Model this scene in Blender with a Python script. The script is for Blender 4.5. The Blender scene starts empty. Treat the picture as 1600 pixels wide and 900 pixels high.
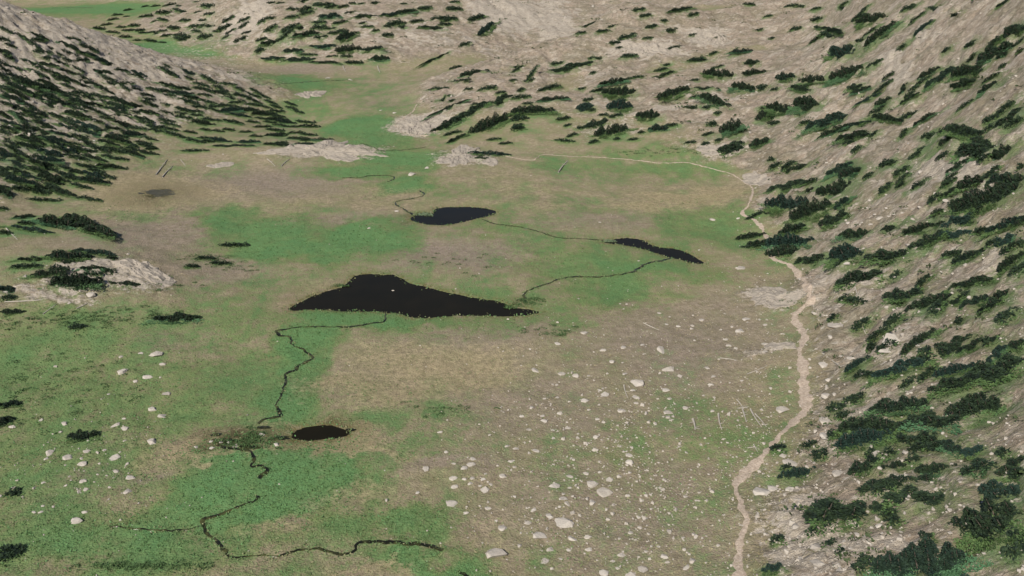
import bpy, bmesh, math, random
import numpy as np
from mathutils import Vector, Matrix

# ------------------------------------------------------------------ camera, sky, sun, exposure
scene = bpy.context.scene
C = scene.collection
CAM_H = 119.0
PITCH = math.radians(24.0)
FPX = 800.0 / math.tan(math.radians(30.0))
cd = bpy.data.cameras.new('camera')
cd.sensor_fit = 'HORIZONTAL'; cd.angle = math.radians(60.0)
cd.clip_start = 1.0; cd.clip_end = 12000.0
cam = bpy.data.objects.new('camera', cd); C.objects.link(cam)
cam.location = (0, 0, CAM_H)
cam.rotation_euler = (math.pi / 2 - PITCH, 0, 0)
scene.camera = cam

SUN_EL, SUN_AZ = math.radians(40.0), math.radians(-28.0)      # azimuth: to the right of straight behind the camera
sdir = Vector((math.sin(SUN_AZ) * math.cos(SUN_EL), -math.cos(SUN_AZ) * math.cos(SUN_EL), math.sin(SUN_EL)))
w = bpy.data.worlds.new('World'); scene.world = w; w.use_nodes = True
nt = w.node_tree
sky = nt.nodes.new('ShaderNodeTexSky'); sky.sky_type = 'NISHITA'; sky.sun_disc = False
sky.sun_elevation = SUN_EL; sky.sun_rotation = math.pi - SUN_AZ
sky.altitude = 2500
nt.links.new(sky.outputs[0], nt.nodes['Background'].inputs[0])
nt.nodes['Background'].inputs[1].default_value = 0.065
sl = bpy.data.lights.new('sun', 'SUN'); sl.energy = 3.8; sl.angle = math.radians(0.5); sl.color = (1, 0.94, 0.85)
so = bpy.data.objects.new('sun', sl); C.objects.link(so)
so.rotation_euler = sdir.to_track_quat('Z', 'Y').to_euler()
so.location = (0, -50, 400)
vs = scene.view_settings
vs.view_transform = 'Standard'; vs.look = 'None'; vs.gamma = 1.0; vs.use_curve_mapping = False
vs.exposure = 0.74
scene.cycles.max_bounces = 4
scene.cycles.diffuse_bounces = 2

rng = np.random.default_rng(11)
random.seed(5)

# ------------------------------------------------------------------ helpers
def tag(o, label=None, cat=None, group=None, kind=None):
    if label: o['label'] = label
    if cat: o['category'] = cat
    if group: o['group'] = group
    if kind: o['kind'] = kind
    return o

def link(name, me, mat=None, parent=None):
    o = bpy.data.objects.new(name, me); C.objects.link(o)
    if mat is not None and not me.materials: me.materials.append(mat)
    if parent is not None: o.parent = parent
    return o

def empty(name, loc):
    o = bpy.data.objects.new(name, None); C.objects.link(o); o.location = loc
    o.empty_display_size = 0.5
    return o

def mesh_np(name, verts, faces, smooth=False):
    """faces: (n,3) or (n,4) int array"""
    me = bpy.data.meshes.new(name)
    verts = np.asarray(verts, np.float32); faces = np.asarray(faces, np.int32)
    k = faces.shape[1]
    me.vertices.add(len(verts)); me.vertices.foreach_set('co', verts.ravel())
    me.loops.add(faces.size); me.loops.foreach_set('vertex_index', faces.ravel())
    me.polygons.add(len(faces))
    me.polygons.foreach_set('loop_start', np.arange(0, faces.size, k, dtype=np.int32))
    me.polygons.foreach_set('loop_total', np.full(len(faces), k, np.int32))
    me.polygons.foreach_set('use_smooth', np.full(len(faces), smooth, bool))
    me.update(calc_edges=True)
    return me

def colattr(me, name, rgba):
    a = me.color_attributes.new(name, 'FLOAT_COLOR', 'POINT')
    a.data.foreach_set('color', np.asarray(rgba, np.float32).ravel())

def sst(a, b, x):
    t = np.clip((x - a) / (b - a), 0, 1)
    return t * t * (3 - 2 * t)

# gradient noise ------------------------------------------------------------
_perm = np.random.default_rng(3).permutation(512)
_perm = np.concatenate([_perm, _perm])
_ga = np.random.default_rng(4).uniform(0, 2 * np.pi, 512)
_gx, _gy = np.cos(_ga), np.sin(_ga)
def gnoise(x, y):
    xi = np.floor(x).astype(np.int64); yi = np.floor(y).astype(np.int64)
    xf, yf = x - xi, y - yi
    u = xf * xf * xf * (xf * (xf * 6 - 15) + 10); v = yf * yf * yf * (yf * (yf * 6 - 15) + 10)
    def g(ix, iy, dx, dy):
        h = _perm[(_perm[ix & 511] + iy) & 511]
        return _gx[h] * dx + _gy[h] * dy
    a = g(xi, yi, xf, yf); b = g(xi + 1, yi, xf - 1, yf)
    c = g(xi, yi + 1, xf, yf - 1); d = g(xi + 1, yi + 1, xf - 1, yf - 1)
    return ((a + u * (b - a)) * (1 - v) + (c + u * (d - c)) * v) * 1.4
def fbm(x, y, o=4, gain=0.5):
    s, a, f = 0.0, 1.0, 1.0
    for i in range(o):
        s = s + a * gnoise(x * f + 17.3 * i, y * f - 9.1 * i); a *= gain; f *= 2.03
    return s

# camera rays ----------------------------------------------------------------
SP, CP = math.sin(PITCH), math.cos(PITCH)
def ray(px, py):
    a = (np.asarray(px, float) - 800) / FPX; b = (450 - np.asarray(py, float)) / FPX
    return np.stack([a, CP + b * SP, -SP + b * CP], -1)
def at_z(px, py, z):
    d = ray(px, py); t = (CAM_H - z) / -d[..., 2]
    return d[..., 0] * t, d[..., 1] * t
def to_px(x, y, z):
    zz = z - CAM_H; dep = y * CP - zz * SP; up = y * SP + zz * CP
    return 800 + FPX * x / dep, 450 - FPX * up / dep

# ------------------------------------------------------------------ terrain: large form
K = []
def kz(z, *pts):
    for (px, py) in pts:
        x, y = at_z(px, py, z); K.append((float(x), float(y), z))
def kt(px, py, t):
    d = ray(px, py) * t; K.append((float(d[0]), float(d[1]), CAM_H + float(d[2])))
def kw(x, y, z): K.append((x, y, z))
# meadow floor
kz(0.0, (30, 890), (300, 890), (600, 890), (900, 890), (150, 700), (450, 700), (700, 680), (950, 690), (100, 540), (300, 520), (700, 520), (950, 520), (600, 440), (1050, 400), (900, 440), (700, 340), (480, 380), (480, 300), (900, 300), (620, 270), (1000, 320))
kz(1.2, (1090, 880), (1100, 700), (1180, 560), (1170, 430), (1120, 330), (250, 300), (280, 400), (300, 460))
kz(2.0, (1155, 880), (1165, 740), (1250, 620), (1250, 520), (1245, 430), (1185, 350), (1165, 295))
kz(0.5, (400, 258), (560, 250), (640, 245), (300, 262))
# left rocky knoll and bench
kz(3.0, (30, 480), (100, 475), (220, 450)); kz(5.0, (10, 420), (90, 400), (190, 412)); kz(4.0, (60, 365), (140, 360), (10, 340))
kz(1.5, (180, 310), (200, 350), (260, 430)); kw(-260, 240, 12); kw(-220, 150, 6)
# left spur
kz(3.0, (40, 308), (150, 285), (230, 245), (400, 238)); kz(1.5, (500, 243), (575, 238))
kt(0, 200, 418); kt(120, 200, 440); kt(0, 120, 455); kt(150, 130, 485); kt(260, 170, 490); kt(380, 190, 495); kt(0, 260, 385)
kt(470, 195, 512); kt(400, 128, 560); kt(250, 97, 552); kt(130, 52, 540); kt(0, 8, 522); kt(320, 150, 515); kt(330, 118, 556)
kw(-430, 480, 95); kw(-430, 330, 75); kw(-520, 600, 75)
# floor behind the spur
kz(1.0, (560, 225), (590, 200)); kz(2.0, (580, 165), (500, 160), (640, 160), (545, 190)); kz(4.0, (560, 112), (450, 112), (650, 112), (420, 95))
kz(6.0, (350, 85), (290, 75), (240, 70)); kz(9.0, (200, 45), (280, 55)); kz(12.0, (120, 20), (180, 18), (60, 14))
# hills at the back
kt(340, 40, 730); kt(360, 0, 770); kt(450, 50, 690); kt(450, 0, 745); kt(600, 60, 680); kt(600, 0, 750); kt(720, 60, 690); kt(720, 0, 760)
kt(760, 95, 650); kt(850, 55, 715); kt(840, 0, 800); kt(940, 10, 790); kt(260, 10, 900); kt(150, 0, 985); kt(30, 0, 1000); kt(760, 25, 745)
kw(-100, 1100, 90); kw(100, 1100, 110); kw(-300, 1200, 80); kw(-600, 1200, 70); kw(300, 1000, 120)
# nose hill on the right of the gap
kz(0.8, (640, 197), (660, 218), (700, 250)); kz(1.5, (740, 256), (800, 250), (900, 247), (1000, 252), (1100, 262))
kt(700, 155, 520); kt(760, 118, 540); kt(860, 62, 582); kt(960, 8, 622); kt(720, 205, 474); kt(800, 200, 472); kt(850, 130, 530)
kt(900, 170, 492); kt(900, 110, 555); kt(1000, 190, 472); kt(1000, 120, 520); kt(1050, 50, 590); kt(1100, 215, 442); kt(1130, 130, 505); kt(1150, 20, 615)
kt(1200, 80, 545); kt(1230, 180, 440); kt(1280, 60, 545); kt(1250, 5, 610)
kw(62, 685, 10); kw(8, 640, 4); kw(130, 765, 34); kw(35, 650, 8)
# right wall
kt(1600, 890, 146); kt(1400, 880, 158); kt(1280, 880, 164); kt(1600, 700, 170); kt(1450, 700, 186); kt(1330, 700, 195)
kt(1600, 500, 205); kt(1450, 520, 222); kt(1350, 520, 240); kt(1600, 300, 250); kt(1450, 320, 284); kt(1330, 400, 284); kt(1600, 100, 312); kt(1480, 150, 352)
kt(1600, 5, 352); kt(1400, 220, 345); kt(1400, 60, 432); kt(1340, 120, 425); kt(1330, 230, 360); kt(1260, 270, 378); kt(1340, 0, 530); kt(1230, 330, 345); kt(1500, 0, 410)
kw(130, 60, 45); kw(60, 40, 4); kw(300, 200, 150); kw(320, 380, 155); kw(320, 560, 150); kw(300, 760, 130); kw(-100, 30, 1); kw(0, 20, 0); kw(0, -150, 0); kw(-250, 0, 10); kw(250, -50, 110); kw(-300, -200, 25)
for a in range(0, 360, 30):
    r = 2300; K.append((r * math.cos(math.radians(a)), r * math.sin(math.radians(a)), 330 if 10 < a < 170 else 180))
K = np.array(K)
def tps_fit(P, lam):
    X = P[:, :2] / 100; n = len(X)
    d = np.linalg.norm(X[:, None] - X[None], axis=-1)
    A = np.where(d > 1e-9, d * d * np.log(np.maximum(d, 1e-9)), 0) + lam * np.eye(n)
    Q = np.hstack([np.ones((n, 1)), X])
    M = np.block([[A, Q], [Q.T, np.zeros((3, 3))]])
    s = np.linalg.solve(M, np.concatenate([P[:, 2], np.zeros(3)]))
    return X, s[:n], s[n:]
TX, TW, TA = tps_fit(K, 0.01)
def tps(x, y):
    x = np.asarray(x, float) / 100; y = np.asarray(y, float) / 100
    out = TA[0] + TA[1] * x + TA[2] * y
    for (cx, cy), wt in zip(TX, TW):
        d2 = (x - cx) ** 2 + (y - cy) ** 2 + 1e-9
        out = out + wt * 0.5 * d2 * np.log(d2)
    return out

# polar sheet: dense in front, coarse elsewhere
th_d = np.linspace(-38.5, 38.5, 780)
th_c = np.linspace(38.5, 321.5, 72)[1:-1]
TH = np.radians(np.concatenate([th_d, th_c]))
R = np.concatenate([np.geomspace(0.4, 95, 30)[:-1], np.geomspace(95, 1250, 850), np.geomspace(1250, 6000, 26)[1:]])
NTH, NR = len(TH), len(R)
GT, GR = np.meshgrid(TH, R)                       # rows r, cols theta
GX, GY = GR * np.sin(GT), GR * np.cos(GT)
# TPS on a coarser raster, then bilinear (fast), exact on far rows
def smooth_height(x, y):
    gx = np.linspace(-1000, 1000, 501); gy = np.linspace(-150, 1550, 426)
    XX, YY = np.meshgrid(gx, gy); Z = tps(XX, YY)
    fx = (x + 1000) / 4; fy = (y + 150) / 4
    inside = (fx >= 0) & (fx < 499) & (fy >= 0) & (fy < 424)
    i = np.clip(fx.astype(int), 0, 498); j = np.clip(fy.astype(int), 0, 423)
    u = fx - i; v = fy - j
    b = (Z[j, i] * (1 - u) + Z[j, i + 1] * u) * (1 - v) + (Z[j + 1, i] * (1 - u) + Z[j + 1, i + 1] * u) * v
    m = ~inside
    if m.any(): b[m] = np.clip(tps(x[m], y[m]), -5, 500)
    return b
GZ0 = smooth_height(GX, GY)
# steepness of the large form
e = 6.0
def slope_of(f, x, y): return (f(x + e, y) - f(x - e, y)) / (2 * e), (f(x, y + e) - f(x, y - e)) / (2 * e)
dzr = np.gradient(GZ0, axis=0) / np.gradient(GR, axis=0)
dzt = np.gradient(GZ0, axis=1) / (np.maximum(np.gradient(GT, axis=1), 1e-6) * GR)
SLOPE = np.hypot(dzr, dzt)
HILL = sst(0.10, 0.30, SLOPE) * sst(1.5, 6.0, GZ0 + 2 * fbm(GX / 25, GY / 25, 2))
HILL = np.clip(HILL + 0.85 * sst(6, 14, GZ0) * sst(.06, .16, SLOPE), 0, 1)
STEEP = sst(0.3, 0.6, SLOPE)
detail = np.clip(1.4 - GR / 1500, 0.3, 1)
# hummocks in the meadow, ledges, ribs and gullies on the hills
n1 = fbm(GX / 22, GY / 22, 4)
n2 = fbm(GX / 5.0 + 40, GY / 5.0, 3)
n3 = gnoise(GX / 1.7, GY / 2.0) + .6 * gnoise(GX / .9, GY / 1.0)
rx = np.where(GX > 20, GX * 0.93 + GY * 0.30, GX * 0.80 - GY * 0.60); ry = np.where(GX > 20, -GX * 0.30 + GY * 0.93, GX * 0.60 + GY * 0.80)
rib = 1 - np.abs(fbm(rx / 34, ry / 9.5, 3)) * 2
rib2 = 1 - np.abs(fbm(rx / 11 + 5, ry / 3.2, 2)) * 2
ledge = fbm(GX / 60, GY / 60, 2) * 3 + GZ0 * 0.23
ledge = ledge - np.floor(ledge); ledge = sst(0.0, 0.28, ledge) - ledge
GZ = GZ0 + (1 - HILL) * (0.45 * n1 + 0.17 * n2) + HILL * detail * (2.0 * n1 + 0.6 * n2 + (0.5 + .55 * STEEP) * rib * (.6 + .8 * sst(0, .5, fbm(GX / 70 + 5, GY / 70, 2) + .3)) + 0.38 * rib2 + 1.3 * ledge + 0.22 * np.abs(n3))
GZ = GZ + np.where(GR > 1300, 0, 0)

LOGR = np.log(R)
THd0, dTH = math.radians(-38.5), math.radians(77.0 / 779)
def ground(x, y):
    x = np.asarray(x, float); y = np.asarray(y, float)
    th = np.arctan2(x, y); lr = np.log(np.maximum(np.hypot(x, y), R[0]))
    c = np.clip((th - THd0) / dTH, 0, 778.999)
    r = np.clip(np.interp(lr, LOGR, np.arange(NR)), 0, NR - 1.001)
    i = c.astype(int); j = r.astype(int); u = c - i; v = r - j
    return (GZ[j, i] * (1 - u) + GZ[j, i + 1] * u) * (1 - v) + (GZ[j + 1, i] * (1 - u) + GZ[j + 1, i + 1] * u) * v
GZ_BASE = GZ
def hit(px, py):
    """first terrain point along the rays through photo pixels"""
    d = ray(px, py); shp = d.shape[:-1]; d = d.reshape(-1, 3)
    ts = np.geomspace(95, 1600, 420)
    P = d[:, None, :] * ts[None, :, None]
    below = (CAM_H + P[..., 2]) < ground(P[..., 0], P[..., 1])
    k = np.argmax(below, axis=1); k[~below.any(axis=1)] = len(ts) - 1; k = np.maximum(k, 1)
    lo, hi = ts[k - 1], ts[k]
    for _ in range(14):
        m = 0.5 * (lo + hi); b = (CAM_H + d[:, 2] * m) < ground(d[:, 0] * m, d[:, 1] * m)
        hi = np.where(b, m, hi); lo = np.where(b, lo, m)
    q = d * hi[:, None]
    return np.stack([q[:, 0], q[:, 1], CAM_H + q[:, 2]], -1).reshape(shp + (3,)), hi.reshape(shp)

# ------------------------------------------------------------------ water shapes
PONDS = {
 'tarn': ([(450,483),(480,467),(505,457),(530,450),(545,440),(555,431),(580,428),(600,430),(612,429),(630,436),(640,442),(665,448),(690,455),(715,460),(745,466),(775,470),(790,475),(800,480),(825,484),(846,488),(825,492),(800,494),(770,494),(735,493),(700,494),(665,497),(640,496),(625,490),(605,489),(590,487),(560,487),(530,486),(500,484),(470,485)],
   'large dark triangular tarn in the middle of the meadow'),
 'upper_pond': ([(641,343),(648,337),(660,332),(676,334),(678,327),(700,324),(740,324),(765,327),(777,332),(762,338),(742,342),(720,348),(700,351),(680,352),(658,349)],
   'dark oval pond beyond the tarn with a pale islet at its left end'),
 'side_pond': ([(942,379),(958,374),(980,372),(1003,375),(1015,381),(1030,386),(1060,390),(1080,398),(1095,407),(1101,412),(1085,412),(1060,405),(1040,401),(1020,394),(1000,388),(975,383)],
   'narrow dark curved pond toward the trail side of the meadow'),
 'marsh_pool': ([(455,684),(465,672),(490,665),(515,665),(535,670),(547,677),(530,684),(500,688),(475,688)],
   'small brownish pool in the yellow marsh at lower left'),
}
def sd_poly(x, y, poly):
    """signed distance, negative inside"""
    d = np.full(x.shape, 1e9); ins = np.zeros(x.shape, bool); n = len(poly)
    for i in range(n):
        ax, ay = poly[i]; bx, by = poly[(i + 1) % n]
        ex, ey = bx - ax, by - ay; wx, wy = x - ax, y - ay
        t = np.clip((wx * ex + wy * ey) / (ex * ex + ey * ey), 0, 1)
        d = np.minimum(d, np.hypot(wx - ex * t, wy - ey * t))
        cr = ((ay > y) != (by > y)) & (x < (bx - ax) * (y - ay) / (by - ay + 1e-12) + ax)
        ins ^= cr
    return np.where(ins, -d, d)
def catmull(pts, step=1.0, closed=False):
    pts = np.asarray(pts, float); n = len(pts); out = []
    for i in range(n if closed else n - 1):
        g = lambda k: pts[k % n] if closed else pts[min(max(k, 0), n - 1)]
        p0, p1, p2, p3 = g(i - 1), g(i), g(i + 1), g(i + 2)
        m = max(2, int(np.linalg.norm(p2 - p1) / step))
        for t in np.arange(m) / m:
            out.append(0.5 * (2 * p1 + (p2 - p0) * t + (2 * p0 - 5 * p1 + 4 * p2 - p3) * t * t + (3 * p1 - p0 - 3 * p2 + p3) * t ** 3))
    if not closed: out.append(pts[-1])
    return np.array(out)
WATER = {}
NEARPOND = np.full(GX.shape, 1e9)
for nm, (poly, lab) in PONDS.items():
    pp = np.array(poly, float)
    h, _ = hit(pp[:, 0], pp[:, 1])
    lev = float(np.median(h[:, 2])) - 0.1
    x, y = at_z(pp[:, 0], pp[:, 1], lev)
    P2 = catmull(np.stack([x, y], -1), 2.0, True)
    P2 = P2 + np.stack([fbm(P2[:, 0] / 3, P2[:, 1] / 3, 2), fbm(P2[:, 0] / 3 + 9, P2[:, 1] / 3, 2)], -1) * 0.45
    cx, cy = P2.mean(0); rr = np.abs(P2 - [cx, cy]).max() + 40
    m = (np.abs(GX - cx) < rr) & (np.abs(GY - cy) < rr)
    sd = sd_poly(GX[m], GY[m], P2)
    f = sst(0, 30, sd)
    shore = np.where(sd < 0, np.maximum(sd * 0.35, -1.2) - 0.03, np.minimum(0.10 + sd * 0.05, 1.0))
    GZ[m] = (lev + shore) * (1 - f) + GZ[m] * f
    NEARPOND[m] = np.minimum(NEARPOND[m], sd)
    WATER[nm] = (P2, lev, lab)

# polylines (photo pixels)
STREAMS = [
 ('outlet stream winding from the tarn down to the yellow marsh', 0.62, [(604,488),(602,494),(600,502),(580,505),(560,509),(530,511),(490,510),(455,513),(432,517),(438,523),(452,527),(458,540),(475,547),(488,558),(480,565),(466,572),(462,578),(445,585),(447,595),(443,605),(440,618),(433,628),(435,640),(437,651),(415,654),(402,662)]),
 ('dark channel bending out of the marsh pool stones', 0.75, [(334,686),(345,697),(370,702),(392,706),(398,714),(393,728),(408,728),(418,735),(410,741),(404,748)]),
 ('dark lower stream meandering along the bottom of the photo', 0.62, [(405,775),(398,782),(370,793),(345,803),(318,812),(322,830),(340,845),(352,862),(365,870),(400,869),(440,867),(465,860),(485,857),(510,860),(535,867),(555,858),(560,848),(590,847),(630,848),(660,850),(675,854),(692,860)]),
 ('short dark stream end at the bottom edge', 0.7, [(716,893),(724,896),(733,903),(735,912)]),
 ('inlet stream joining the narrow curved pond to the tarn', 0.75, [(822,474),(820,466),(822,456),(850,445),(885,434),(930,433),(960,430),(990,424),(1010,412),(1040,406),(1068,402)]),
 ('thin stream linking the oval pond and the curved pond', 0.45, [(755,343),(770,349),(790,352),(835,360),(870,371),(910,373),(950,378)]),
 ('crooked stream entering the oval pond from the valley', 0.6, [(648,340),(640,332),(632,327),(617,316),(650,309),(663,304),(657,298)]),
 ('faint brook looping through the lush grass in the gap', 0.5, [(605,284),(615,280),(614,276),(600,274),(575,275),(560,278),(535,278)]),
 ('thin brook under the pale slab at the spur foot', 0.45, [(563,224),(580,229),(592,234),(620,235),(645,233),(665,230)]),
 ('thin brook crossing the meadow behind the spur', 0.8, [(402,133),(440,131),(480,128),(520,126),(555,125)]),
 ('dark brook in the farthest green meadow', 1.0, [(82,13),(105,12),(145,12)]),
 ('narrow weedy runnel left of the lower stream', 0.32, [(170,824),(200,825),(240,828),(290,827),(315,822)]),
]
TRAILS = [
 ('pale footpath climbing beside the boulder slope at right', 0.95, [(1152,912),(1154,895),(1153,880),(1155,855),(1160,835),(1166,815),(1160,795),(1155,778),(1150,758),(1162,743),(1185,720),(1200,702),(1220,678),(1240,660),(1257,642),(1259,620),(1255,600),(1256,580),(1252,560),(1249,545),(1257,530),(1252,515),(1244,503),(1242,492),(1255,480),(1268,468),(1263,450),(1248,430),(1233,414),(1210,405),(1204,388),(1195,365),(1180,345),(1160,333),(1170,318),(1176,300),(1172,290),(1150,276),(1130,268),(1090,258),(1070,254),(1030,255),(1000,251),(950,247),(900,245),(870,243),(847,242),(832,250),(800,246),(768,240)]),
 ('far bend of the pale footpath at the nose of the rocky hill', 1.1, [(670,212),(645,211),(628,208),(626,201),(617,196),(626,188),(632,184),(645,174),(652,163),(662,158)]),
]
def px_line(pts):
    p = np.array(pts, float); h, _ = hit(p[:, 0], p[:, 1]); return h[:, :2]

# ------------------------------------------------------------------ ground cover patches (photo landmarks put on the ground)
# kind, px, py, rx, ry, strength
GREEN = [(200,336,60,8,.7),(330,331,90,6,.7),(280,268,90,8,.4),(820,46,60,7,.7),(700,45,40,8,.5),(1390,95,60,12,.5),(1060,235,90,14,.6),(980,240,60,8,.5),(550,640,140,50,.42),(350,600,130,70,.5),(620,540,120,30,.3),(760,470,160,20,.5),(850,330,140,24,.35),(760,300,120,20,.3),(960,400,160,30,.45),(350,470,120,30,.35),(560,440,120,30,.4),(1000,270,120,20,.35),(600,180,90,50,.35),(750,600,120,40,.22),(950,870,180,40,.22),(1000,600,200,60,.16),(90,220,120,70,.55),(60,150,90,50,.4),(320,180,120,30,.3),(150,650,240,110,.62),(70,560,150,60,.7),(60,500,110,28,.6),(180,850,260,60,.75),(450,760,110,50,1.0),(430,715,120,30,1.0),(330,770,90,50,.85),(600,815,120,28,.7),(660,870,90,22,.8),(720,890,40,25,.9),(560,497,120,12,.9),(470,540,50,40,.95),(450,620,45,50,.8),(410,590,60,50,.5),(420,358,70,26,.9),(570,378,70,28,1.0),(480,388,120,16,.9),(350,345,40,15,.8),(340,500,110,26,.5),(260,480,80,16,.4),
 (900,415,90,28,.7),(950,452,80,25,.7),(1000,420,110,16,.75),(880,480,50,20,.5),(620,248,70,16,.9),(555,268,60,10,.85),(640,292,50,14,.8),(590,220,60,16,.8),(560,198,50,16,1.0),(510,172,50,12,.5),(1100,345,90,40,.6),(1050,268,110,12,.6),(900,258,70,10,.5),(850,390,90,20,.5),(780,355,60,12,.6),
 (275,72,80,14,1.0),(130,14,120,7,1.0),(440,126,90,8,.9),(530,145,100,16,.45),(600,185,80,18,.35),(330,72,30,16,1.0),(800,508,130,14,.5),(700,502,120,8,.6),(900,740,170,60,.28),(1080,780,70,40,.4),(1120,700,70,40,.5),(1110,650,60,24,.4),(980,700,60,24,.35),(640,470,220,22,.45),(260,330,120,8,.5),(200,320,70,16,.45),(690,640,60,30,.4),(640,530,60,20,.3),(600,600,80,14,.3),(860,860,140,40,.3),(20,620,60,60,.7),(20,760,80,60,.55),(150,780,80,30,.2),(300,640,60,40,.55),(640,790,80,22,.3),(40,870,80,30,.7),(1040,500,60,25,.15),(540,660,80,18,.45),(640,695,70,12,.5)]
STRAW = [(230,300,90,32,.9),(320,300,60,12,.8),(450,690,150,30,.55),(1085,308,110,12,1),(500,700,140,10,1),(560,676,40,14,1),(360,715,70,10,.9),(300,700,40,20,.8),(470,655,90,8,.7),(1085,310,100,14,1.0),(1010,318,60,8,.8),(700,570,130,35,.8),(620,560,80,30,.5),(600,610,90,25,.7),(520,605,60,16,.7),(230,300,70,30,.7),(430,320,90,14,.4),(840,320,60,10,.5),(700,318,120,10,.5),(820,300,70,10,.5),(470,470,30,26,.6),(260,700,90,18,.5),(480,690,120,16,.7),(330,690,60,22,.7),(580,680,50,18,.6),(560,775,60,20,.6),(700,760,80,30,.35),(420,830,70,24,.5),(600,890,110,14,.7),(760,840,50,30,.4),(780,280,80,14,.4),(600,310,60,20,.5),(510,440,40,18,.5)]
MAUVE = [(700,395,120,26,1.0),(420,285,110,22,.9),(230,365,110,40,.8),(1050,540,140,60,.8),(850,640,140,60,.6),(1000,800,170,90,.7),(700,715,80,24,.8),(760,530,110,30,.6),(330,420,70,24,.8),(540,345,90,12,.7),(150,740,90,16,.6),(930,345,110,12,.6),(1130,500,80,50,.6),(220,735,60,10,.8),(880,780,120,60,.5),(480,105,70,10,.8),(620,150,70,20,.4),(250,535,60,12,.5),(1020,650,120,30,.4)]
MUD = [(245,300,70,18,.5),(500,677,80,22,.6),(420,690,90,24,.5),(400,690,60,16,.75),(450,674,50,10,.5),(340,700,26,10,.7),(340,680,40,14,.7),(430,672,60,12,.35),(245,300,26,8,1.0),(345,690,26,16,.9),(400,690,50,22,.35),(470,460,26,12,.3),(500,676,54,17,.8),(640,338,16,9,.5),(818,470,30,12,.5),(520,448,26,10,.3)]
BARE = [(1440,50,90,50,.9),(1400,110,60,40,.9),(1490,260,80,50,1),(1560,110,50,30,.8),(1380,300,60,40,.6),(800,25,60,28,1),(870,45,50,20,.9),(385,30,30,30,.9),(1000,76,60,10,.9),(1105,60,40,12,.9),(655,197,40,16,1),(520,235,70,9,1),(1210,465,50,14,.9),(150,425,100,22,.8),(60,465,80,10,.7),(1390,535,60,30,.7),(1300,860,80,40,.7),(1230,800,50,60,.6),(1180,545,60,6,.7),(720,245,40,12,.9),(120,50,60,20,.7),(240,120,50,14,.6),(270,185,40,10,.6),(1130,235,40,12,.7),(1100,160,60,14,.5),(930,120,40,10,.5),(1290,690,50,30,.6),(1560,400,60,30,.6),(680,60,80,20,.5),(560,30,60,10,.4),(950,200,60,14,.5),(1380,640,60,20,.5),(1420,780,60,20,.5),(1330,470,70,20,.5)]
def splat(lst, sx=1.0):
    p = np.array(lst, float)
    c, _ = hit(p[:, 0], p[:, 1])
    p[:, 2] *= sx; p[:, 3] *= sx; a, _ = hit(p[:, 0] + p[:, 2], p[:, 1]); b, _ = hit(p[:, 0], p[:, 1] + p[:, 3]); b2, _ = hit(p[:, 0], np.maximum(p[:, 1] - p[:, 3], 1))
    out = np.zeros(GX.shape)
    wx = GX + 5 * fbm(GX / 18, GY / 18, 3) + 1.5 * fbm(GX / 4, GY / 4, 2); wy = GY + 8 * fbm(GX / 18 + 31, GY / 18, 3) + 2.5 * fbm(GX / 4 + 3, GY / 4, 2)
    for i in range(len(p)):
        rx_ = max(abs(a[i, 0] - c[i, 0]), 1.0); ry_ = max(0.5 * abs(b2[i, 1] - b[i, 1]), 1.0)
        if ry_ > 6 * rx_: ry_ = 6 * rx_
        d2 = ((wx - c[i, 0]) / rx_) ** 2 + ((wy - c[i, 1]) / ry_) ** 2
        out = np.maximum(out, p[i, 4] * np.exp(-0.7 * d2 * np.sqrt(d2 + .05)))
    return out
aG, aS, aM, aD = np.minimum(splat(GREEN, 1.25) * 1.15, 1), splat(STRAW, 1.1), splat(MAUVE), splat(MUD)
aB = splat(BARE, 1.15)
aG = aG * (1 - 0.6 * HILL)
shoreg = np.exp(-np.maximum(NEARPOND, 0) / 4.0) * (NEARPOND > -0.5)
aG = np.maximum(aG, 0.35 * shoreg)

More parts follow.
